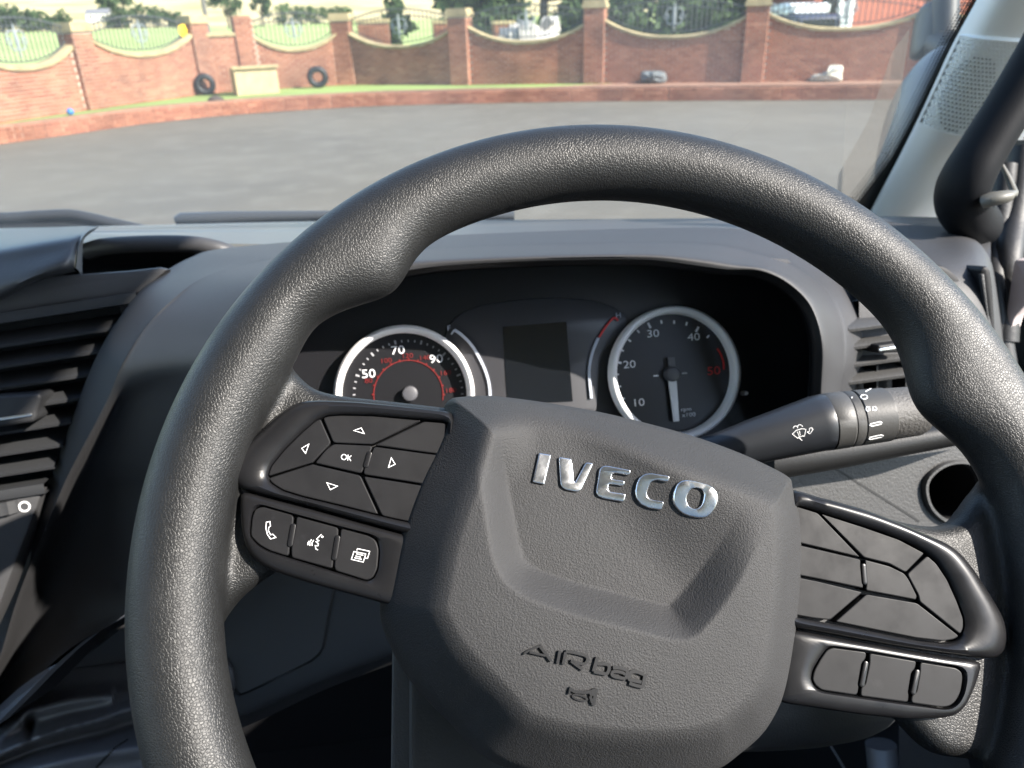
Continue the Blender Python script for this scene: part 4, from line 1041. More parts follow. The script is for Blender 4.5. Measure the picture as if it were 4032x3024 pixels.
mb = MB(); mb.add(wpx(z3([(1500, 180), (1440, 620), (1370, 980), (1215, 1275), (1050, 1190), (1060, 1080), (1240, 760), (1395, 320)]), .002), [tuple(range(8))]); mb.build('dust_film', glass('unswept_dust', .02, (1, 1, 1), .035), ws, 0)
# pillar trim
pil = thing('pillar_trim', 'pale grey windscreen pillar cover with a perforated speaker grille', 'pillar trim', at_d(zP([(300, 1570)])[0], .9))
pL = zP([(900, -150), (822, 0), (642, 330), (522, 590), (402, 850), (252, 1150), (130, 1380), (20, 1590), (-30, 1680)])
pM = zP([(1080, -150), (1000, 0), (850, 330), (740, 590), (630, 850), (500, 1150), (400, 1380), (310, 1600), (270, 1690)])
pR = zP([(1420, -150), (1360, 0), (1210, 330), (1080, 590), (960, 850), (830, 1150), (740, 1380), (660, 1610), (630, 1700)])
def dw(p, off): return (WS_.to(*WS_.px(p)) - CAM).dot(CF) - off
PG = []
for a, b_, c in zip(pL, pM, pR):
    PG.append([at_d((a[0] + 6, a[1] + 2), dw(a, .0)), at_d(a, dw(a, .022)), at_d(((a[0] * .8 + b_[0] * .2), (a[1] * .8 + b_[1] * .2)), dw(a, .048)), at_d(b_, dw(a, .085)), at_d(c, dw(a, .10)), at_d((c[0] + 120, c[1] + 60), dw(a, .06))])
PGs = smooth_grid(PG, 5, 5)
mb = MB(); mb.grid(PGs.tolist()); pp = mb.build('trim_panel', M_PILLAR, pil, 70)
ptree = BVHTree.FromPolygons([ROOTM[pil.name] @ v.co for v in pp.data.vertices], [tuple(p.vertices) for p in pp.data.polygons])
def on_pil(p, lift):
    hit, nn, _, _ = ptree.ray_cast(CAM, ray(p).normalized())
    if hit is None: return at_d(p, .8)
    if nn.dot(hit - CAM) > 0: nn = -nn
    return hit + nn * lift
# grille patch corners (picture): top-left, top-right, bottom-left, bottom-right
def gpt(s, t):     # s across 0..1, t down 0..1
    tl = zP([(722, 265)])[0]; tr = zP([(1185, 300)])[0]; bl = zP([(428, 880)])[0]; br = zP([(890, 965)])[0]
    bow = 18 * math.sin(math.pi * s) * t
    x = (tl[0] * (1 - s) + tr[0] * s) * (1 - t) + (bl[0] * (1 - s) + br[0] * s) * t
    y = (tl[1] * (1 - s) + tr[1] * s) * (1 - t) + (bl[1] * (1 - s) + br[1] * s) * t
    return (x, y + bow)
mb = MB(); NR, NC = 22, 17; LIFT = .0030
def gp3(s, t, h): return on_pil(gpt(s, t), h)
th = [2 * math.pi * k / 12 for k in range(12)]
for r in range(NR):
    for c in range(NC - (r % 2)):
        s0 = (c + .5 + .5 * (r % 2)) / NC; t0 = (r + .5) / NR
        hs, ht = .5 / NC, .5 / NR
        sq = []
        for a in th:
            ca, sa = math.cos(a), math.sin(a); m = max(abs(ca), abs(sa)); sq.append((s0 + hs * ca / m, t0 + ht * sa / m))
        thru = ((s0 - .45) / .36) ** 2 + ((t0 - .58) / .42) ** 2 < 1
        R = .90 if thru else .80
        circ = [(s0 + hs * R * math.cos(a), t0 + ht * R * math.sin(a)) for a in th]
        circ2 = [(s0 + hs * R * .8 * math.cos(a), t0 + ht * R * .8 * math.sin(a)) for a in th]
        v0 = [gp3(*q, LIFT) for q in sq]; v1 = [gp3(*q, LIFT + .0004) for q in circ]; v2 = [gp3(*q, LIFT - (.0026 if thru else .0014)) for q in circ2]
        fs = [(k, (k + 1) % 12, 12 + (k + 1) % 12, 12 + k) for k in range(12)] + [(12 + k, 12 + (k + 1) % 12, 24 + (k + 1) % 12, 24 + k) for k in range(12)]
        mb.add(v0 + v1 + v2, fs, 0); mb.add(v2, [tuple(range(12))], 1 if thru else 0)
# raised border of the grille
bd = [(s, 0) for s in np.linspace(0, 1, 12)] + [(1, t) for t in np.linspace(0, 1, 12)][1:] + [(s, 1) for s in np.linspace(1, 0, 12)][1:] + [(0, t) for t in np.linspace(1, 0, 12)][1:-1]
ring0 = [gp3(.5 + (s - .5) * 1.0, .5 + (t - .5) * 1.0, LIFT) for s, t in bd]; ring1 = [gp3(.5 + (s - .5) * 1.02, .5 + (t - .5) * 1.03, LIFT + .0006) for s, t in bd]; ring2 = [gp3(.5 + (s - .5) * 1.05, .5 + (t - .5) * 1.055, -.0005) for s, t in bd]
n = len(bd)
mb.add(ring0 + ring1 + ring2, [(k, (k + 1) % n, n + (k + 1) % n, n + k) for k in range(n)] + [(n + k, n + (k + 1) % n, 2 * n + (k + 1) % n, 2 * n + k) for k in range(n)], 0)
mb.build('speaker_grille', [M_PILLAR, M_WELL], pil, 30)
# grab handle
gh = thing('grab_handle', 'thick black grab handle mounted along the windscreen pillar', 'grab handle', at_d(zP([(620, 1560)])[0], .74))
hp = P3(zP([(1560, -150), (1370, 230), (1220, 500), (1055, 780), (880, 1060), (765, 1260), (715, 1400), (735, 1520), (830, 1620)]), [.69, .70, .705, .71, .715, .72, .73, .75, .79])
hr = [.0235, .0235, .0235, .0235, .024, .0255, .027, .028, .026]
hc = catmull(np.c_[np.array([tuple(p) for p in hp]), np.array(hr)], 6)
M_HANDLE = mat('black_soft_grip', (.007, .0075, .009), .6, spec=.12, bump=[('noise', 700, .4, .0004)])
mb = MB(); mb.tube([Vector(q[:3]) for q in hc], [q[3] for q in hc], 28, flat=.85); mb.build('grip', M_HANDLE, gh, 80)
mb = MB(); mb.tube(P3(zP([(870, 1465), (930, 1445), (1020, 1430), (1085, 1400)]), [.705, .70, .70, .71]), [.010, .011, .010, .004], 14, flat=.6); mb.build('mount_cap', M_BEIGE, gh, 60)
mb = MB(); mb.tube(P3(zP([(1005, 1200), (1050, 1290), (1095, 1400), (1085, 1425)]), [.74, .735, .73, .72]), [.002, .0028, .0034, .003], 10); mb.build('mount_arm', M_BEIGE, gh, 60)
# driver's door
dr = thing('driver_door', 'dark driver door trim with an added pale panel at the right edge', 'door', (.64, .2, 1.0))
g = [[(.64, y, z) for z in (.9, 1.3, 1.62, 1.70)] for y in np.linspace(-.75, .93, 8)]
mb = MB(); mb.grid(g); mb.build('door_panel', M_DASHDARK, dr, 0)
for (pts, r, nm) in ((zG([(1990, -600), (1900, 200), (1850, 700), (1900, 1300), (1990, 1900)]), .012, 'door_seal'), (zG([(2190, -800), (2090, 0), (2010, 500), (1990, 900), (1960, 1500)]), .014, 'door_seal')):
    q = catmull(np.array([tuple(p) for p in P3(pts, [.80, .80, .78, .78, .78])]), 6); mb = MB(); mb.tube([Vector(p) for p in q], r, 12); mb.build('door_seal', M_RUBBER, dr, 60)
mb = MB(); mb.grid([P3(zG([(1760, -900), (1700, 0), (1700, 600), (1800, 1800)]), [.95, .93, .92, .92]), P3(zG([(2500, -900), (2400, 0), (2350, 600), (2350, 1800)]), [.80, .80, .80, .80])]); mb.build('door_frame', M_DASHDARK, dr, 60)
DI = Frame(at_d(zG([(2100, 950)])[0], .76), (.35, -.94, 0), (0, 0, 1))
mb = MB(); mb.prism(DI, round_poly(DI.pxs(zG([(2112, 512), (2400, 520), (2400, 900), (2130, 1200), (2060, 1440), (2000, 1425), (2025, 1080)]), 0), .004), -.01, .004, .003); mb.build('pale_stand_in', mat('stand_in_pale', (.55, .47, .45), .6), dr, 40)  # made-up panel standing in for a bright strip beside the door
# outside mirrors
def pillow(name, px, d, thick, mats, parent, k=9, ref=None):
    fr_ = Frame(at_d(px[0], d), CR, CU); o_ = np.array(catmull(fr_.pxs(px), 5, True)); c = o_.mean(0); mb = MB(); rows = []
    for s in np.linspace(0, 1, k):
        rr = math.sin(s * math.pi / 2); hh = math.cos(s * math.pi / 2)
        rows.append([fr_.to(*(c + (o_[i % len(o_)] - c) * max(rr, .02)), hh * thick) for i in range(len(o_) + 1)])
    for s in np.linspace(1, 0, k)[1:]:
        rr = math.sin(s * math.pi / 2); hh = math.cos(s * math.pi / 2)
        rows.append([fr_.to(*(c + (o_[i % len(o_)] - c) * max(rr, .02)), -hh * thick) for i in range(len(o_) + 1)])
    mb.grid(rows); return mb.build(name, mats, parent, 80)
wm = thing('wing_mirror', 'large smooth grey wing mirror housing seen through the windscreen beside the pillar', 'wing mirror', at_d(zP([(350, 1100)])[0], 1.35))
pillow('housing', zP([(700, 325), (600, 335), (500, 370), (430, 420), (372, 490), (325, 570), (285, 670), (240, 810), (205, 960), (178, 1090), (160, 1200), (150, 1330), (230, 1420), (450, 1300), (700, 800), (760, 500)]), 1.35, .10, mat('mirror_housing_plastic', (.055, .063, .075), .38), wm)
mb = MB(); mb.tube(P3(zP([(420, 1100), (520, 1200), (700, 1300)]), [1.35, 1.3, 1.2]), .04, 12); mb.build('arm', M_RUBBER, wm)
wm2 = thing('wing_mirror', 'small black upper mirror above the grey wing mirror housing', 'wing mirror', at_d(zP([(460, 420)])[0], 1.5))
pillow('housing', zP([(430, 40), (520, 35), (548, 80), (545, 180), (530, 300), (500, 390), (430, 425), (385, 415), (375, 380), (390, 260), (410, 130)]), 1.5, .05, mat('mirror_black', (.008, .009, .010), .42, spec=.3, rvar=(12, .1)), wm2)
mb = MB(); mb.tube(P3(zP([(500, 300), (600, 340), (700, 420)]), [1.5, 1.45, 1.38]), .03, 12); mb.build('arm', M_RUBBER, wm2)
mb = MB(); mb.tube(P3(zP([(600, -100), (595, 120), (585, 330)]), 1.46), .024, 12); mb.build('arm', M_RUBBER, wm2)
# wipers outside
w1 = thing('windscreen_wiper', 'thick black wiper arm resting at the base of the windscreen at the left edge', 'wiper', at_d(z4([(200, 150)])[0], 1.2))
q = catmull(np.array([tuple(p) for p in P3(z4([(-500, 95), (0, 92), (250, 78), (430, 72), (560, 92), (700, 125), (950, 180)]), [1.20, 1.2, 1.2, 1.2, 1.2, 1.2, 1.2])]), 6)
mb = MB(); mb.tube([Vector(p) for p in q], .0085, 12, flat=1.0); mb.build('arm', mat('wiper_black', (.03, .03, .032), .45), w1, 60)
mb = MB(); mb.grid([P3(z4([(-500, 110), (0, 105), (300, 95), (480, 100), (620, 130), (760, 165)]), 1.205), P3(z4([(-500, 220), (0, 220), (300, 220), (480, 220), (620, 220), (760, 220)]), 1.19)]); mb.build('blade_rubber', M_RUBBER, w1, 60)
w2 = thing('windscreen_wiper', 'thin black wiper blade lying at the windscreen base left of the rim', 'wiper', at_d(z4([(1500, 120)])[0], 1.2))
q = P3(z4([(1095, 106), (1130, 100), (1400, 92), (1800, 82), (2400, 74), (3200, 80)]), 1.2)
mb = MB(); mb.tube(q, [.0075, .0115, .0115, .0095, .008, .008], 12, flat=.9); mb.build('arm', mat('wiper_grey', (.05, .052, .056), .4), w2, 60)
mb = MB(); mb.tube(P3(z4([(1540, 118), (1900, 108), (2400, 100), (3200, 104)]), 1.205), .005, 8); mb.build('blade_rubber', M_RUBBER, w2, 60)
# scuttle outside and the cab shell -----------------------------------------------
def shell(name, faces_pts, m):
    mb = MB()
    for f in faces_pts: mb.add(f, [tuple(range(len(f)))])
    o = mb.build(name, m, None, 0); o['kind'] = 'structure'; return o
zb = WSO.z; yb = WSO.y
zt = 2.78; yt = yb - (zt - zb) / math.tan(RAD(50))
shell('cab_roof', [[(-1.45, yt, zt), (.72, yt, zt), (.72, -.9, zt + .02), (-1.45, -.9, zt + .02)], [(-1.45, yt, zt + .06), (.72, yt, zt + .06), (.72, -.9, zt + .08), (-1.45, -.9, zt + .08)]], M_CLOTH)
shell('cab_rear_wall', [[(-1.45, -.9, .7), (.72, -.9, .7), (.72, -.9, zt + .02), (-1.45, -.9, zt + .02)]], M_CLOTH)
shell('cab_floor', [[(-1.45, -.9, .75), (.72, -.9, .75), (.72, 1.4, .75), (-1.45, 1.4, .75)]], M_RUBBER)
shell('cab_bulkhead', [[(-1.45, 1.12, .75), (.72, 1.12, .75), (.72, 1.12, zb - .03), (-1.45, 1.12, zb - .03)]], M_BLACK)
# side walls; unseen window tops set high so the sun reaches the wheel
def side(x, y0, y1, z0, z1, nm):
    shell(nm, [[(x, -.9, .75), (x, 1.12, .75), (x, 1.12, z0), (x, -.9, z0)], [(x, -.9, z1), (x, yt, z1), (x, yt, zt + .02), (x, -.9, zt + .02)],
               [(x, -.9, z0), (x, y0, z0), (x, y0, z1), (x, -.9, z1)]], M_CLOTH)
side(.72, -.62, .6, 1.66, 2.66, 'cab_side_wall')
side(-1.45, -.62, .6, 1.60, 2.66, 'cab_side_wall')
mb = MB(); mb.tube(P3(zH([(1110, 840), (1125, 1000), (1140, 1400)]), .85), .016, 16); pd = mb.build('pedal', mat('pedal_steel', (.30, .31, .33), .35, metal=.6), None, 60)
tag(pd, 'grey cylindrical pedal arm under the steering column at the bottom right', 'pedal')
mb = MB(); mb.grid([P3(zH([(1250, 650), (1700, 650)]), .88), P3(zH([(1250, 1400), (1900, 1400)]), .84)]); mb.build('kick_panel', M_GREY, dash, 0)
# ------------------------------------------------------------------ outside
def island_mat(name, cols, rough=.85, bump=None, noise=(3.0, .12)):
    """colour differs from piece to piece (bricks, leaves)"""
    m = bpy.data.materials.new(name); m.use_nodes = True; nt = m.node_tree; N = nt.nodes; L = nt.links; b = N['Principled BSDF']
    b.inputs['Roughness'].default_value = rough; b.inputs['Specular IOR Level'].default_value = .25
    ge = N.new('ShaderNodeNewGeometry'); oi = N.new('ShaderNodeObjectInfo')
    ad = N.new('ShaderNodeMath'); ad.operation = 'ADD'; L.new(ge.outputs['Random Per Island'], ad.inputs[0]); L.new(oi.outputs['Random'], ad.inputs[1])
    fr_ = N.new('ShaderNodeMath'); fr_.operation = 'FRACT'; L.new(ad.outputs[0], fr_.inputs[0])
    cr = N.new('ShaderNodeValToRGB'); L.new(fr_.outputs[0], cr.inputs['Fac'])
    while len(cr.color_ramp.elements) < len(cols): cr.color_ramp.elements.new(.5)
    for i, c in enumerate(cols):
        cr.color_ramp.elements[i].position = i / (len(cols) - 1); cr.color_ramp.elements[i].color = (*c, 1)
    tc = N.new('ShaderNodeTexCoord'); ns = N.new('ShaderNodeTexNoise'); ns.inputs['Scale'].default_value = noise[0]; ns.inputs['Detail'].default_value = 5
    L.new(tc.outputs['Object'], ns.inputs['Vector'])
    mr = N.new('ShaderNodeMapRange'); mr.inputs['From Min'].default_value = .3; mr.inputs['From Max'].default_value = .7; mr.inputs['To Min'].default_value = 1 - noise[1]; mr.inputs['To Max'].default_value = 1 + noise[1]
    L.new(ns.outputs['Fac'], mr.inputs['Value'])
    sc = N.new('ShaderNodeVectorMath'); sc.operation = 'SCALE'; L.new(cr.outputs['Color'], sc.inputs[0]); L.new(mr.outputs['Result'], sc.inputs['Scale'])
    L.new(sc.outputs['Vector'], b.inputs['Base Color'])
    return m
M_BRICK = island_mat('red_brick', [(.25, .10, .058), (.31, .13, .078), (.22, .082, .05), (.34, .155, .095)], .9, noise=(.9, .34))
M_MORTAR = mat('mortar', (.40, .32, .25), .95, var=(2, .2))
M_STONE = mat('sandstone_coping', (.33, .265, .145), .9, var=(3, .25))
M_IRON = mat('painted_iron', (.05, .055, .055), .5)
M_SILVER = mat('pale_ornament', (.22, .245, .25), .5)
M_GRASS = mat('lawn', (.20, .27, .075), .95, var=(.4, .25), bump=[('noise', 20, .5, .03)])

def ground_mat():
    m = bpy.data.materials.new('countryside'); m.use_nodes = True; nt = m.node_tree; N = nt.nodes; L = nt.links; b = N['Principled BSDF']; b.inputs['Roughness'].default_value = 1.0
    b.inputs['Specular IOR Level'].default_value = .1
    tc = N.new('ShaderNodeTexCoord'); sp = N.new('ShaderNodeVectorMath'); sp.operation = 'LENGTH'
    L.new(tc.outputs['Object'], sp.inputs[0])
    ns = N.new('ShaderNodeTexNoise'); ns.inputs['Scale'].default_value = .012; ns.inputs['Detail'].default_value = 6; L.new(tc.outputs['Object'], ns.inputs['Vector'])
    ma = N.new('ShaderNodeMath'); ma.operation = 'MULTIPLY_ADD'; L.new(ns.outputs['Fac'], ma.inputs[0]); ma.inputs[1].default_value = 90; L.new(sp.outputs['Value'], ma.inputs[2])
    mr = N.new('ShaderNodeMapRange'); L.new(ma.outputs[0], mr.inputs['Value']); mr.inputs['From Min'].default_value = 252; mr.inputs['From Max'].default_value = 268
    n2 = N.new('ShaderNodeTexNoise'); n2.inputs['Scale'].default_value = .05; n2.inputs['Detail'].default_value = 7; L.new(tc.outputs['Object'], n2.inputs['Vector'])
    r2 = N.new('ShaderNodeValToRGB'); L.new(n2.outputs['Fac'], r2.inputs['Fac'])
    r2.color_ramp.elements[0].position = .36; r2.color_ramp.elements[0].color = (.30, .26, .13, 1)
    r2.color_ramp.elements[1].position = .52; r2.color_ramp.elements[1].color = (.52, .43, .235, 1)
    r1 = N.new('ShaderNodeValToRGB'); L.new(n2.outputs['Fac'], r1.inputs['Fac'])
    r1.color_ramp.elements[0].position = .3; r1.color_ramp.elements[0].color = (.27, .34, .12, 1)
    r1.color_ramp.elements[1].position = .7; r1.color_ramp.elements[1].color = (.38, .44, .18, 1)
    mx = N.new('ShaderNodeMix'); mx.data_type = 'RGBA'; L.new(mr.outputs['Result'], mx.inputs[0]); L.new(r1.outputs['Color'], mx.inputs[6]); L.new(r2.outputs['Color'], mx.inputs[7])
    L.new(mx.outputs[2], b.inputs['Base Color']); return m
def asphalt_mat():
    m = mat('worn_asphalt', (.110, .096, .073), .85, bump=[('noise', 60, .4, .01)], var=(.2, .2), dirt=(1.6, .5, (.14, .126, .10), .55))
    return m
def terr(r): return -.03 + max(0, min(r, 220) - 45) * .0125 + max(0, r - 220) * .055
rs = [0, 6, 12, 20, 30, 45, 65, 90, 110, 140, 180, 220, 260, 360, 520, 800, 1300, 2200]
G = []
for r in rs:
    row = []
    for k in range(97):
        a = 2 * math.pi * k / 96; x, y = r * math.sin(a), r * math.cos(a)
        row.append((x, y, terr(r)))
    G.append(row)
mb = MB(); mb.grid(G); gr = mb.build('ground', ground_mat(), None, 80); gr['kind'] = 'structure'
lowpx = [(-260, 352), (-120, 330), (0, 312), (76, 302), (194, 285), (302, 269), (451, 253), (573, 243), (768, 231), (956, 225), (1234, 220), (1444, 218), (1687, 217), (1937, 215), (2150, 214), (2400, 214)]
LW = [at_z(p, 0) for p in D(lowpx)]
yard = [(-45, -30, 0), (45, -30, 0), (LW[-1].x + 20, LW[-1].y - 5, 0)] + [tuple(p) for p in LW[::-1]] + [(LW[0].x - 20, LW[0].y - 8, 0)]
mb = MB(); mb.add([(p[0], p[1], .0) for p in yard], [tuple(range(len(yard)))]); yo = mb.build('yard', asphalt_mat(), None, 0); yo['kind'] = 'structure'

ZB = .34
PX = [((-60, 275), (-90, 60)), ((200, 236), (180, 47)), ((445, 203), (437, 33)), ((545, 195), (527, 35)), ((752, 183), (735, 28)), ((1000, 183), (992, 18)), ((1284, 180), (1286, -1)), ((1622, 177), (1625, -6)), ((2000, 172), (2010, -22)), ((2380, 168), (2390, -30))]
PB = [at_z(D([p[0]])[0], ZB) for p in PX]
_UNIT = {}
def unit_brick(w, h, d):
    k = (round(w, 4), round(h, 4), round(d, 4))
    if k not in _UNIT:
        mb = MB(); b = .006
        vs = [(-w / 2, 0, -h / 2), (w / 2, 0, -h / 2), (w / 2, 0, h / 2), (-w / 2, 0, h / 2), (-w / 2 + b, -d, -h / 2 + b), (w / 2 - b, -d, -h / 2 + b), (w / 2 - b, -d, h / 2 - b), (-w / 2 + b, -d, h / 2 - b)]
        me = bpy.data.meshes.new('brick'); me.from_pydata(vs, [], [(0, 1, 5, 4), (1, 2, 6, 5), (2, 3, 7, 6), (3, 0, 4, 7), (4, 5, 6, 7)]); me.materials.append(M_BRICK); me.update()
        _UNIT[k] = me
    return _UNIT[k]
def brick_cells(L_, topf, c=.078, m=.232):
    """(x centre, z centre, width) of a stretcher bond filling length L_ below topf(x)"""
    out = []; r = 0; z = 0
    while z < 2.6:
        x = -m / 2 * (r % 2)
        while x < L_:
            a, b_ = max(x, 0), min(x + m, L_)
            if b_ - a > .04 and topf((a + b_) / 2) > z + c * .75: out.append(((a + b_) / 2, z + c / 2, b_ - a - .012))
            x += m
        z += c; r += 1
    return out
wall = thing('boundary_wall', 'red brick boundary wall with scooped panels, stone copings and piers across the yard', 'wall', tuple(PB[4]))
def brickwork(fr_, cells, parent, depth=.014, single=False):
    if single:
        for x, z, w in cells:
            me = unit_brick(.22 if w > .2 else w, .066, depth)
            o = bpy.data.objects.new('brick', me); COL.objects.link(o); o.parent = parent
            m = Matrix((fr_.u, -fr_.n, fr_.v)).transposed().to_4x4(); m.translation = fr_.to(x, z, 0)
            o.matrix_local = ROOTM[wall.name].inverted() @ m
        return
    mbk = MB(); b = .006
    for x, z, w in cells:
        h = .066
        vs = [fr_.to(x + sx * (w / 2 - bb), z + sz * (h / 2 - bb), dd) for dd, bb in ((0, 0), (depth, b)) for sx, sz in ((-1, -1), (1, -1), (1, 1), (-1, 1))]
        mbk.add(vs, [(0, 1, 5, 4), (1, 2, 6, 5), (2, 3, 7, 6), (3, 0, 4, 7), (4, 5, 6, 7)])
    return mbk
COP = {0: [(-330, 470), (0, 440), (200, 415), (350, 370), (480, 290)], 1: [(600, 280), (700, 330), (850, 350), (1000, 335), (1150, 270), (1220, 218)], 2: [(1300, 222), (1490, 212)], 3: [(1530, 240), (1650, 295), (1790, 316), (1950, 290), (2075, 228)]}
COP2 = {4: [(115, 210), (250, 278), (430, 296), (600, 270), (745, 202)], 5: [(855, 175), (1000, 243), (1200, 266), (1400, 243), (1585, 165)]}
COP3 = {6: [(-580, 138), (-350, 205), (0, 237), (200, 215), (450, 112)], 7: [(590, 95), (750, 165), (950, 190), (1200, 175), (1400, 130), (1570, 70)], 8: [(1800, 90), (2000, 160), (2300, 150), (2600, 60)]}
RAILTOP = 2.12
for i in range(len(PB) - 1):
    a, b_ = PB[i], PB[i + 1]; u = (b_ - a); L_ = u.length; F_ = Frame(a, u, (0, 0, 1))
    src = z1(COP[i]) if i in COP else (z2(COP2[i]) if i in COP2 else z3(COP3[i]))
    arc = [F_.px(p, .11) for p in src]
    arc = [(max(min(x, L_ - .1), .1), z) for x, z in arc]
    if i not in (2,):
        # a symmetric scoop through the measured depth
        zc = min(z for x, z in arc); ze = max(arc[0][1], arc[-1][1]); x0, x1 = .26, L_ - .26
        f = lambda x, zc=zc, ze=ze, x0=x0, x1=x1: zc + (ze - zc) * (abs((x - (x0 + x1) / 2) / ((x1 - x0) / 2)) ** 2.3)
    else:
        zc = arc[0][1]; f = lambda x, zc=zc: zc
    xs = np.linspace(0, L_, 33); pts = [(x, f(min(max(x, .2), L_ - .2))) for x in xs]
    mb = MB(); mb.prism(Frame(F_.o + F_.n * .11, F_.u, F_.v), [(0, -.4)] + [(L_, -.4)] + pts[::-1], -.22, 0)
    pn = mb.build('panel', M_MORTAR, wall, 0)
    FF = Frame(F_.o + F_.n * .11, F_.u, F_.v)
    cells = brick_cells(L_, lambda x: f(min(max(x, .2), L_ - .2)))
    cells = [c for c in cells if .24 < c[0] < L_ - .24]
    if i in (6, 7):
        keep = sorted(cells, key=lambda c: -c[1])[:290]; ks = set(keep); rest = [c for c in cells if c not in ks]
        brickwork(FF, keep, pn, single=True)
        if rest: brickwork(FF, rest, pn).build('brickwork', M_BRICK, pn, 0, kind='stuff')
    else:
        brickwork(FF, cells, pn).build('brickwork', M_BRICK, pn, 0, kind='stuff')
    cp = MB(); rows = []
    for x, z in pts[1:-1]:
        rows.append([F_.to(x, z - .03, .17), F_.to(x, z + .035, .18), F_.to(x, z + .065, .12), F_.to(x, z + .065, -.12), F_.to(x, z + .035, -.18), F_.to(x, z - .03, -.17), F_.to(x, z - .03, .17)])
    cp.grid(rows); cp.build('coping', M_STONE, wall, 30)
    if i == 2: continue
    # iron railing of this bay
    nm_ = {0: 'beside the left edge', 1: 'with the yellow plate', 3: 'above the pale trough', 4: 'before a lone brick pier', 5: 'before the grey rubble heap', 6: 'before the dark trees', 7: 'before the red brick house', 8: 'behind the windscreen pillar'}[i]
    rl = thing('iron_railing', 'arched iron railing panel with a pale floral ornament, ' + nm_, 'railing', tuple(F_.to(L_ / 2, zc, 0)))
    rt = lambda x: 1.68 + .32 * (1 - ((x - L_ / 2) / (L_ / 2)) ** 2)
    mb = MB(); mb.tube([F_.to(x, rt(x), 0) for x in np.linspace(.25, L_ - .25, 25)], .017, 6); mb.build('top_rail', M_IRON, rl, 60)
    mb = MB(); mb.tube([F_.to(x, rt(x) - .16, 0) for x in np.linspace(.25, L_ - .25, 25)], .012, 6); mb.build('rail', M_IRON, rl, 60)
    mb = MB(); mb.tube([F_.to(x, f(min(max(x, .3), L_ - .3)) + .14, 0) for x in np.linspace(.3, L_ - .3, 25)], .014, 6); mb.build('bottom_rail', M_IRON, rl, 60)
    nb = int((L_ - .6) / .125)
    for k in range(nb):
        x = .3 + (L_ - .6) * (k + .5) / nb; zz0 = f(x) + .12; zz1 = rt(x) + .06
        if zz1 - zz0 < .1: continue
        mb = MB(); mb.tube([F_.to(x, zz0, 0), F_.to(x, zz1 - .05, 0), F_.to(x, zz1, 0)], [.012, .012, .001], 5); mb.build('bar', M_IRON, rl, 0)
    om = MB(); cx, cz = L_ / 2, (zc + rt(L_ / 2)) / 2 + .05; s = min(.26, (rt(L_ / 2) - zc) * .33)
    for sg in (-1, 1):
        for (r0, dx, dz, a0, a1) in ((.42, .42, .35, -1.2, 3.8), (.34, .36, -.35, -3.6, 1.3), (.22, .75, 0, -2.5, 2.5)):
            om.tube([F_.to(cx + sg * s * (dx + r0 * math.cos(t)), cz + s * (dz + r0 * math.sin(t)), .02) for t in np.linspace(a0, a1, 16)], .016, 5)
    om.tube([F_.to(cx, cz - s * 1.3, .02), F_.to(cx, cz, .02), F_.to(cx, cz + s * 1.3, .02)], [.012, .05, .01], 6)
    om.build('ornament', M_SILVER, rl, 60)
for i, (p, (bpx, tpx)) in enumerate(zip(PB, PX)):
    nrm = Vector((p.x, p.y, 0)).normalized(); top = at_plane(D([tpx])[0], p, nrm).z if i not in (0, 9) else 2.25
    u = (PB[min(i + 1, len(PB) - 1)] - PB[max(i - 1, 0)]); u.z = 0; F_ = Frame(p, u, (0, 0, 1)); w = .25 if i == 3 else .27
    hcap = .0 if i == 3 else .2; H_ = top - ZB - hcap
    mb = MB(); mb.box(F_.to(0, H_ / 2 - .2, 0), w, H_ / 2 + .2, .24, (F_.u, F_.v, F_.n)); pr = mb.build('pier', M_MORTAR, wall, 0)
    bk = MB()
    for (FF, wd) in ((Frame(F_.to(-w, 0, .24), F_.u, F_.v), 2 * w), (Frame(F_.to(-w, 0, -.24), F_.n, F_.v), .48), (Frame(F_.to(w, 0, .24), -F_.n, F_.v), .48)):
        q = brickwork(FF, brick_cells(wd, lambda x: H_), None); bk.add(q.v, q.f)
    bk.build('brickwork', M_BRICK, pr, 0, kind='stuff')
    if hcap:
        mb = MB(); mb.box(F_.to(0, H_ + .05, 0), w + .05, .05, .29, (F_.u, F_.v, F_.n)); mb.box(F_.to(0, H_ + .15, 0), w + .02, .05, .26, (F_.u, F_.v, F_.n)); mb.build('pier_cap', M_STONE, pr, 0)
# low retaining wall in front of the bed
low = thing('retaining_wall', 'low curved red brick retaining wall along the far edge of the yard', 'wall', tuple(LW[8]))
LWs = [Vector(p) for p in catmull(np.array([tuple(p) for p in LW]), 4)]
core = MB(); bk = MB(); off = 0
for a, b_ in zip(LWs[:-1], LWs[1:]):
    F_ = Frame(a, b_ - a, (0, 0, 1)); L_ = (b_ - a).length
    core.add([F_.to(0, -.05, 0), F_.to(L_, -.05, 0), F_.to(L_, ZB + .02, 0), F_.to(0, ZB + .02, 0), F_.to(0, ZB + .02, -.22), F_.to(L_, ZB + .02, -.22)], [(0, 1, 2, 3), (3, 2, 5, 4)])
    q = brickwork(F_, brick_cells(L_, lambda x: ZB + .02), None); bk.add(q.v, q.f)
core.build('wall_core', mat('brown_brick_top', (.25, .13, .085), .9, var=(3, .2)), low, 0); bk.build('brickwork', M_BRICK, low, 0, kind='stuff')
bed = []
inner_ = [p for p in PB]
mb = MB(); fr_edge = [Vector((p.x, p.y, ZB)) + Vector((p.x, p.y, 0)).normalized() * .16 for p in LWs]
n = len(fr_edge); cum = [0]
for a, b_ in zip(PB[:-1], PB[1:]): cum.append(cum[-1] + (b_ - a).length)
bk_edge = []
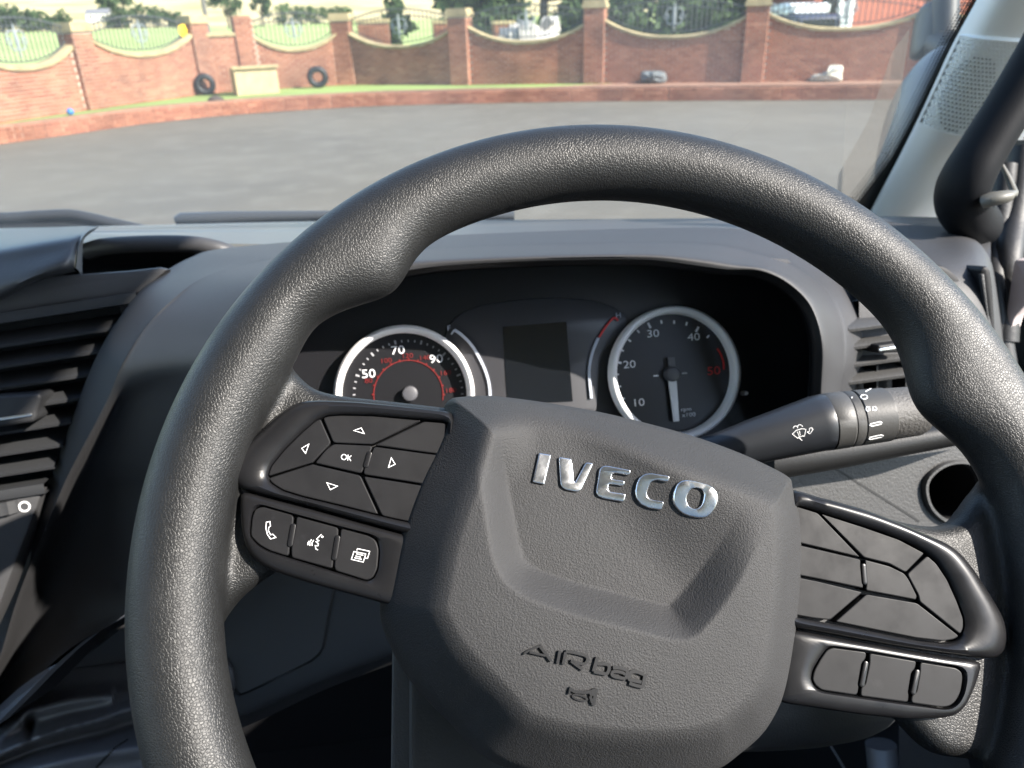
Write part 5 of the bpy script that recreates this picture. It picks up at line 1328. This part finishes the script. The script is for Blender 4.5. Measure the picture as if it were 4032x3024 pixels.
for k in range(n):
    s = cum[-1] * k / (n - 1)
    for j in range(len(PB) - 1):
        if s <= cum[j + 1] + 1e-6:
            t = (s - cum[j]) / (cum[j + 1] - cum[j]); bk_edge.append(PB[j] * (1 - t) + PB[j + 1] * t); break
ks = next(k for k in range(n) if fr_edge[k].x > 2.2)
mb.grid([[tuple(p) for p in fr_edge[:ks + 1]], [(p.x, p.y, ZB + .004) for p in bk_edge[:ks + 1]]]); bo = mb.build('lawn_strip', M_GRASS, None, 0); bo['kind'] = 'structure'
mb = MB(); mb.grid([[tuple(p) for p in fr_edge[ks:]], [(p.x, p.y, ZB + .004) for p in bk_edge[ks:]]]); bo = mb.build('paved_ledge', mat('ledge_paving', (.27, .15, .10), .9, var=(4, .2)), None, 0); bo['kind'] = 'structure'

# small things on the bed ---------------------------------------------------------
def onbed(p): return at_z(p, ZB + .004)
def tyre(p, r, label, lean=.0):
    c = onbed(p) + Vector((0, 0, r)); f = Vector((-c.x, -c.y, 0)).normalized(); u = Vector((0, 0, 1)).cross(f); t = thing('tyre', label, 'tyre', (c.x, c.y, ZB), 'old tyres standing on the grass strip')
    n, m = 36, 12; vs = []; R_ = r * .72
    for i in range(n):
        a = 2 * math.pi * i / n; e = u * math.cos(a) + Vector((0, 0, 1)) * math.sin(a)
        for k in range(m):
            q = 2 * math.pi * k / m; vs.append(c + e * (R_ + r * .28 * math.cos(q)) + f * (r * .34 * math.sin(q)))
    mb = MB(); mb.add(vs, [(i * m + k, ((i + 1) % n) * m + k, ((i + 1) % n) * m + (k + 1) % m, i * m + (k + 1) % m) for i in range(n) for k in range(m)]); mb.build('tread', M_RUBBER, t, 60)
tyre(z1([(1288, 592)])[0], .28, 'old black tyre standing on the grass strip left of the pale trough')
tyre(z1([(1985, 548)])[0], .30, 'old black tyre standing against the brick wall right of the pale trough')
q = onbed(z1([(1345, 628)])[0]); mb = MB()
g = []
for i in range(7):
    ph = math.pi / 2 * i / 6; g.append([(q.x + .2 * math.cos(ph) * math.cos(2 * math.pi * k / 16) * (1 + .1 * math.sin(k * 3)), q.y + .2 * math.cos(ph) * math.sin(2 * math.pi * k / 16), ZB + .13 * math.sin(ph)) for k in range(17)])
mb.grid(g); mb.single('soil_mound', mat('dark_soil', (.06, .045, .035), .95, bump=[('noise', 20, .6, .03)]), 'small dark earth mound below the left tyre', 'mound', smooth=60)
# stone trough
a = onbed(z1([(1480, 596)])[0]); b_ = onbed(z1([(1742, 578)])[0]); u = (b_ - a); L_ = u.length; F_ = Frame(a, u, (0, 0, 1))
tr = thing('stone_trough', 'pale sandstone trough standing on the grass strip against the wall', 'trough', tuple((a + b_) / 2))
mb = MB()
op = [(0, 0), (L_, 0), (L_ + .04, .62), (-.04, .62)]
for (x0, x1, h0, h1, z0, z1_) in ((0, L_, -.06, 0, 0, .66), (0, L_, -.62, -.56, 0, .66), (0, .07, -.56, -.06, 0, .66), (L_ - .07, L_, -.56, -.06, 0, .66), (.07, L_ - .07, -.56, -.06, 0, .4)):
    mb.box(F_.to((x0 + x1) / 2, (z0 + z1_) / 2, (h0 + h1) / 2), (x1 - x0) / 2, (z1_ - z0) / 2, (h1 - h0) / 2, (F_.u, F_.v, F_.n))
mb.build('basin', mat('trough_stone', (.42, .33, .19), .9, var=(4, .15)), tr, 0)
mb = MB(); mb.box(F_.to(L_ / 2, .69, .02), L_ / 2 + .05, .035, .06, (F_.u, F_.v, F_.n)); mb.build('lip', M_STONE, tr, 0)
q = onbed(z1([(442, 716)])[0]); mb = MB(); g = []
for i in range(13):
    ph = math.pi * i / 12; g.append([(q.x + .075 * math.sin(ph) * math.cos(2 * math.pi * k / 20), q.y + .075 * math.sin(ph) * math.sin(2 * math.pi * k / 20), ZB + .075 - .075 * math.cos(ph)) for k in range(21)])
mb.grid(g); mb.single('ball', mat('blue_plastic', (.04, .16, .42), .4), 'small blue ball on the grass strip near the left edge', 'ball', smooth=80)
def lump(name, pts, zf, depth, m, label, cat, yb_):
    o_ = zf(pts); base = onbed((np.mean([p[0] for p in o_]), zf([(0, yb_)])[0][1])); nrm = Vector((-base.x, -base.y, 0)).normalized()
    F_ = Frame(base, Vector((0, 0, 1)).cross(nrm), (0, 0, 1)); q_ = np.array(catmull(F_.pxs(o_), 4, True)); c = q_.mean(0); mb = MB(); rows = []
    for s in np.linspace(0, 1, 6):
        rows.append([F_.to(*(c + (q_[i % len(q_)] - c) * max(.03, math.sin(s * 1.5708))), math.cos(s * 1.5708) * depth * (1 + .2 * math.sin(i * .9))) for i in range(len(q_) + 1)])
    for s in np.linspace(1, 0, 6)[1:]:
        rows.append([F_.to(*(c + (q_[i % len(q_)] - c) * max(.03, math.sin(s * 1.5708))), -math.cos(s * 1.5708) * depth) for i in range(len(q_) + 1)])
    mb.grid(rows); return mb.single(name, m, label, cat, smooth=80)
lump('garden_ornament', [(880, 488), (900, 465), (950, 458), (985, 440), (1000, 410), (1040, 405), (1085, 412), (1080, 460), (1072, 506), (980, 508), (885, 506)], z3, .16, mat('white_stone', (.50, .48, .41), .8, var=(6, .1)), 'white reclining stone ornament on the wall ledge at the right', 'ornament', 508)
lump('storage_tub', [(1930, 470), (1945, 445), (2000, 440), (2060, 442), (2090, 460), (2085, 512), (2000, 516), (1940, 512)], z2, .2, mat('grey_plastic', (.12, .13, .135), .7, var=(5, .3)), 'low grey tub lying against the brick wall', 'tub', 520)
# yellow plate on a railing
p = PB[1] + (PB[2] - PB[1]) * .86; F_ = Frame(p, PB[2] - PB[1], (0, 0, 1)); yq = F_.pxs(z1([(1112, 160), (1145, 150), (1165, 185), (1160, 222), (1135, 230), (1115, 205)]), .05)
mb = MB(); mb.prism(F_, yq, .04, .055, .004); mb.single('yellow_plate', mat('yellow_paint', (.85, .55, .02), .5), 'small yellow plate fixed to the railing beside a pier', 'sign')

# vegetation and buildings beyond the wall -------------------------------------------
M_LEAF = [island_mat('dark_leaves', [(.030, .055, .018), (.055, .085, .030), (.04, .07, .022)], .7), island_mat('mid_leaves', [(.05, .085, .025), (.085, .125, .04), (.065, .10, .03)], .7)]
M_BARK = mat('bark', (.10, .075, .055), .95, var=(3, .2))
def tree(base, H_, R_, ls, nl, label, kind=0, trunk=True, group=None, name='tree'):
    t = thing(name, label, 'tree' if trunk else 'bush', tuple(base), group)
    rnd = random.Random(int(abs(base[0] * 31 + base[1] * 17)))
    base = Vector(base); cl_ = []
    z0 = .30 if trunk else .05
    for k in range(14):
        a = rnd.random() * 6.283; rr = R_ * math.sqrt(rnd.random()) * .8; zz = H_ * (z0 + (1 - z0) * rnd.random() ** .8 * .92)
        sh = 1 - .55 * abs((zz / H_ - .55) / .55)
        cl_.append((base + Vector((rr * math.cos(a) * sh, rr * math.sin(a) * sh, zz)), R_ * (.28 + .22 * rnd.random())))
    if trunk:
        mb = MB(); mb.tube([base, base + Vector((0, 0, H_ * .35)), base + Vector((.05 * H_, 0, H_ * .75))], [H_ * .035, H_ * .026, H_ * .008], 7)
        for c, r in cl_[:5]: mb.tube([base + Vector((0, 0, H_ * .35)), (base + Vector((0, 0, H_ * .4)) + c) / 2, c], [H_ * .016, H_ * .01, H_ * .003], 5)
        mb.build('trunk', M_BARK, t, 60)
    vs = []; fs = []
    for k in range(nl):
        c, r = cl_[k % len(cl_)]
        d = Vector((rnd.gauss(0, 1), rnd.gauss(0, 1), rnd.gauss(0, 1))).normalized() * r * (rnd.random() ** .4)
        p = c + Vector((d.x, d.y, d.z * .8)); p.z = max(p.z, base.z + .02)
        e = Vector((rnd.gauss(0, 1), rnd.gauss(0, 1), rnd.gauss(0, .7))).normalized() * ls * (.6 + .8 * rnd.random()); g_ = e.cross(Vector((rnd.gauss(0, 1), rnd.gauss(0, 1), rnd.gauss(0, 1)))).normalized() * e.length * .55
        i = len(vs); vs += [p - e, p + g_, p + e, p - g_]; fs.append((i, i + 1, i + 2, i + 3))
    mb = MB(); mb.add(vs, fs); mb.build('crown', M_LEAF[kind], t, 0)
ORD = ['first', 'second', 'third', 'fourth', 'fifth', 'sixth', 'seventh', 'eighth']
def gz(p, y): 
    q = at_y(p, y); return (q.x, q.y, terr(math.hypot(q.x, q.y)))
for k, (x, yy, h, r) in enumerate([(20, 205, 5.0, 4.5), (110, 200, 5.2, 4.2), (230, 200, 4.0, 4.0), (370, 195, 3.6, 3.4)]):
    tree(gz(z1([(x, 200)])[0], yy), h, r, .5, 500, ORD[k] + ' dark bush from the left in the far hedge at the left edge', 0, False, 'bushes of the far left hedge', 'bush')
for k, (x, yy, h, r) in enumerate([(690, 212, 3.0, 2.8), (790, 212, 4.4, 3.2), (890, 212, 4.8, 3.2), (1000, 212, 4.4, 3.2), (1090, 212, 3.0, 2.8)]):
    tree(gz(z1([(x, 180)])[0], yy), h, r, .4, 500, ORD[k] + ' bush from the left in the rounded hedge behind the yellow plate railing', 0, False, 'bushes of the rounded hedge', 'bush')
tree(gz(z1([(770, 60)])[0], 330), 5, 4, .8, 500, 'small dark tree alone on the dry hillside at the upper left', 0)
tree(gz(z1([(690, 90)])[0], 255), 6, 4, .7, 500, 'dark tree beside the white cottage at the foot of the hill', 0)
tree(gz(z1([(1420, 140)])[0], 160), 6.2, 3.2, .35, 900, 'round dark green tree just right of the pole', 0)
tree(gz(z1([(1632, 140)])[0], 175), 5.8, 2.4, .35, 700, 'narrow dark green tree behind the bay above the trough', 0)
for k, x in enumerate((1780, 1860, 1960, 2060, 2140)):
    tree(gz(z1([(x, 120)])[0], 190), 3.4 + .6 * math.sin(x), 3.0, .35, 450, ORD[k] + ' mid green bush from the left in the hedge above the trough', 1, False, 'bushes of the middle hedge', 'bush')
tree(gz(z2([(420, 100)])[0], 62), 3.4, 1.5, .3, 500, 'round green bush behind the lone brick gate pier', 0, False, None, 'bush')
for k, (x, yy, h, r, kd, lb) in enumerate([(1010, 46, 7.0, 3.4, 1, 'leafy mid green tree behind the rubble heap'), (1330, 44, 8.0, 3.6, 0, 'dark green tree behind the right part of the rubble heap'), (1560, 48, 8.5, 3.8, 1, 'tall mid green tree behind the sixth pier'),
        (1800, 42, 7.5, 3.2, 0, 'dark green tree left of the dark bay ornament'), (2060, 43, 8.0, 3.4, 0, 'dark green tree behind the ornament of the dark bay'), (2350, 42, 7.5, 3.2, 0, 'dark green tree left of the red brick house')]):
    tree(gz(z2([(x, 100)])[0], yy), h, r, .3, 2200, lb, kd)
for k, (x, yy) in enumerate([(1000, 40), (1180, 40), (1370, 40), (1560, 39), (1790, 38), (1980, 38), (2170, 38), (2360, 38)]):
    tree(gz(z2([(x, 150)])[0], yy), 2.6, 1.7, .22, 800, ORD[k] + ' dark shrub from the left right behind the railings of the middle bays', 0, False, 'shrubs behind the middle bays', 'bush')
# telegraph pole
p = gz(z1([(1300, 210)])[0], 60); mb = MB(); mb.tube([p, (p[0], p[1], 4), (p[0], p[1], 9)], [.16, .14, .11], 10); mb.single('telegraph_pole', mat('grey_timber', (.13, .12, .11), .9), 'dark timber pole standing beyond the wall beside the second pier', 'pole', smooth=60)
# far white cottage
p = gz(z1([(640, 190)])[0], 240); ct = thing('cottage', 'small white cottage far off at the foot of the dry hill', 'house', p)
mb = MB(); mb.box((p[0], p[1], p[2] + .9), 2.8, 2.0, 1.1); mb.build('wall', mat('white_render', (.75, .74, .70), .8), ct, 0)
mb = MB(); mb.add([(p[0] - 3, p[1] - 2.2, p[2] + 2.0), (p[0] + 3, p[1] - 2.2, p[2] + 2.0), (p[0] + 3, p[1], p[2] + 3.2), (p[0] - 3, p[1], p[2] + 3.2), (p[0] - 3, p[1] + 2.2, p[2] + 2.0), (p[0] + 3, p[1] + 2.2, p[2] + 2.0)], [(0, 1, 2, 3), (3, 2, 5, 4), (0, 3, 4), (1, 5, 2)]); mb.build('roof', mat('grey_slate', (.16, .16, .17), .8), ct, 0)
for dx in (-1.6, 0, 1.6):
    mb = MB(); mb.box((p[0] + dx, p[1] - 2.01, p[2] + 1.2), .3, .03, .35); mb.build('window', M_SCREEN, ct, 0)
# lone gate pier beyond with dark rails
def gate_pier(px, y, w, h, label):
    q = at_y(px, y); g_ = thing('gate_pier', label, 'pier', (q.x, q.y, 0)); F_ = Frame((q.x, q.y, 0), (1, 0, 0), (0, 0, 1))
    mb = MB(); mb.box((q.x, q.y, h / 2), w, w, h / 2); mb.build('core', M_MORTAR, g_, 0); bk = MB()
    for FF in (Frame((q.x - w, q.y - w, 0), (1, 0, 0), (0, 0, 1)), Frame((q.x - w, q.y + w, 0), (0, -1, 0), (0, 0, 1)), Frame((q.x + w, q.y - w, 0), (0, 1, 0), (0, 0, 1))):
        k = brickwork(FF, brick_cells(2 * w, lambda x: h), None); bk.add(k.v, k.f)
    bk.build('brickwork', M_BRICK, g_, 0, kind='stuff')
    mb = MB(); mb.box((q.x, q.y, h + .06), w + .05, w + .05, .06); mb.build('cap', M_STONE, g_, 0)
gate_pier(z2([(268, 150)])[0], 30, .52, 2.0, 'lone square brick gate pier standing behind the fourth bay')
gate_pier(z2([(705, 150)])[0], 33, .40, 1.9, 'second brick gate pier half hidden by the fifth wall pier')
gate_pier(z2([(1075, 150)])[0], 34, .40, 1.8, 'brick gate pier behind the rubble heap')
q0 = at_y(z2([(268, 230)])[0], 30); q1 = at_y(z2([(705, 230)])[0], 33)
fn = thing('fence', 'low dark rail fence between the two brick gate piers', 'fence', (q0.x, q0.y, 0))
for zz in (.35, .75):
    mb = MB(); mb.box(((q0.x + q1.x) / 2, (q0.y + q1.y) / 2, zz), (q1.x - q0.x) / 2, .04, .07); mb.build('rail', mat('dark_timber', (.06, .045, .04), .9), fn, 0)
for k in range(6):
    t = (k + .5) / 6; mb = MB(); mb.box((q0.x + (q1.x - q0.x) * t, q0.y + (q1.y - q0.y) * t + .06, .45), .05, .05, .45); mb.build('post', M_BARK, fn, 0)
# rubble heap
rk = MB(); rnd = random.Random(3); c0 = at_y(z2([(1230, 200)])[0], 27)
for k in range(90):
    a = rnd.random() * 6.283; r = math.sqrt(rnd.random()); h = (1 - r) * 2.0 + .2
    c = Vector((c0.x + 2.9 * r * math.cos(a), c0.y + .5 + 1.4 * r * math.sin(a), h * (.5 + .5 * rnd.random())))
    X = Vector((rnd.gauss(0, 1), rnd.gauss(0, 1), rnd.gauss(0, .4))).normalized(); Y = X.cross(Vector((0, 0, 1))).normalized(); Z = X.cross(Y)
    s = .18 + .3 * rnd.random(); rk.box(c, s * (1 + rnd.random()), s * .6, s * (.35 + .3 * rnd.random()), (X, Y, Z))
ro = rk.build('rubble_heap', island_mat('rubble', [(.30, .29, .27), (.52, .49, .45), (.20, .19, .18), (.40, .36, .30)], .9), None, 0); tag(ro, 'heap of pale grey broken stone and timber behind the railings', 'rubble', kind='stuff')
# red brick house at the right
hs_ = at_y(z3([(900, 100)])[0], 36); HX, HY = hs_.x, 36.0
ho = thing('brick_house', 'red brick house with white door frame behind the right hand railings', 'house', (HX + 6, HY, 0))
M_HB = mat('house_brick', (.36, .11, .07), .9, var=(2, .15), bump=[('noise', 15, .4, .02)])
mb = MB(); mb.box((HX + 6.5, HY + 4, 2.6), 6.5, 4, 2.6); mb.build('wall', M_HB, ho, 0)
mb = MB(); mb.add([(HX - .3, HY - .4, 5.2), (HX + 13.3, HY - .4, 5.2), (HX + 13.3, HY + 4, 8.2), (HX - .3, HY + 4, 8.2), (HX - .3, HY + 8.4, 5.2), (HX + 13.3, HY + 8.4, 5.2)], [(0, 1, 2, 3), (3, 2, 5, 4), (0, 3, 4), (1, 5, 2)]); mb.build('roof', mat('house_tiles', (.13, .09, .08), .85), ho, 0)
def house_rect(a, b_, m, nm, pr, z0, z1_, fw=.0):
    xa = at_y(z3([(a, 100)])[0], HY).x; xb = at_y(z3([(b_, 100)])[0], HY).x
    mb = MB(); mb.box(((xa + xb) / 2, HY - pr / 2 - .003, (z0 + z1_) / 2), (xb - xa) / 2, pr / 2, (z1_ - z0) / 2); return mb.build(nm, m, ho, 0)
M_UPVC = mat('white_frame', (.78, .78, .78), .5)
house_rect(950, 1036, M_SCREEN, 'window', .04, .3, 2.4)
house_rect(1040, 1066, M_UPVC, 'door_frame', .1, 0, 2.5); house_rect(1110, 1140, M_UPVC, 'door_frame', .1, 0, 2.5)
house_rect(1068, 1108, mat('pale_door', (.55, .58, .60), .5), 'door', .06, .9, 2.3)
house_rect(1620, 1760, M_SCREEN, 'window', .04, .9, 2.3)
# parked car
cx_ = at_y(z3([(790, 100)])[0], 31); car = thing('parked_van', 'dark van with a white roof parked behind the railings left of the house', 'van', (cx_.x, 31, 0))
F_ = Frame((cx_.x, 31, 0), (1, 0, 0), (0, 0, 1))
M_CARD = mat('dark_car_paint', (.02, .025, .05), .25, coat=.5); M_CARW = mat('white_car_paint', (.72, .73, .74), .3, coat=.5)
mb = MB(); mb.prism(F_, round_poly([(-.9, .3), (.9, .3), (.95, 1.0), (.9, 1.82), (-.9, 1.82), (-.95, 1.0)], .08), -1.9, 1.9, .2, 4); mb.build('body', M_CARD, car, 50)
mb = MB(); mb.prism(F_, round_poly([(-.88, 1.8), (.88, 1.8), (.8, 2.22), (-.8, 2.22)], .12), -1.5, 1.2, .35, 4); mb.build('roof', M_CARW, car, 50)
mb = MB(); mb.prism(F_, round_poly([(-.66, 1.2), (.66, 1.2), (.62, 1.65), (-.62, 1.65)], .06), 1.85, 1.91); mb.build('rear_window', M_SCREEN, car, 0)
for sx in (-1, 1):
    for yy in (-1.25, 1.25):
        c = F_.to(sx * .78, .31, yy); mb = MB(); mb.tube([c - F_.u * .1, c + F_.u * .1], .31, 20); mb.build('wheel', M_RUBBER, car, 40)
    mb = MB(); mb.box(F_.to(sx * .72, .85, 1.9), .1, .1, .03, (F_.u, F_.v, F_.n)); mb.build('tail_light', M_RED, car, 0)
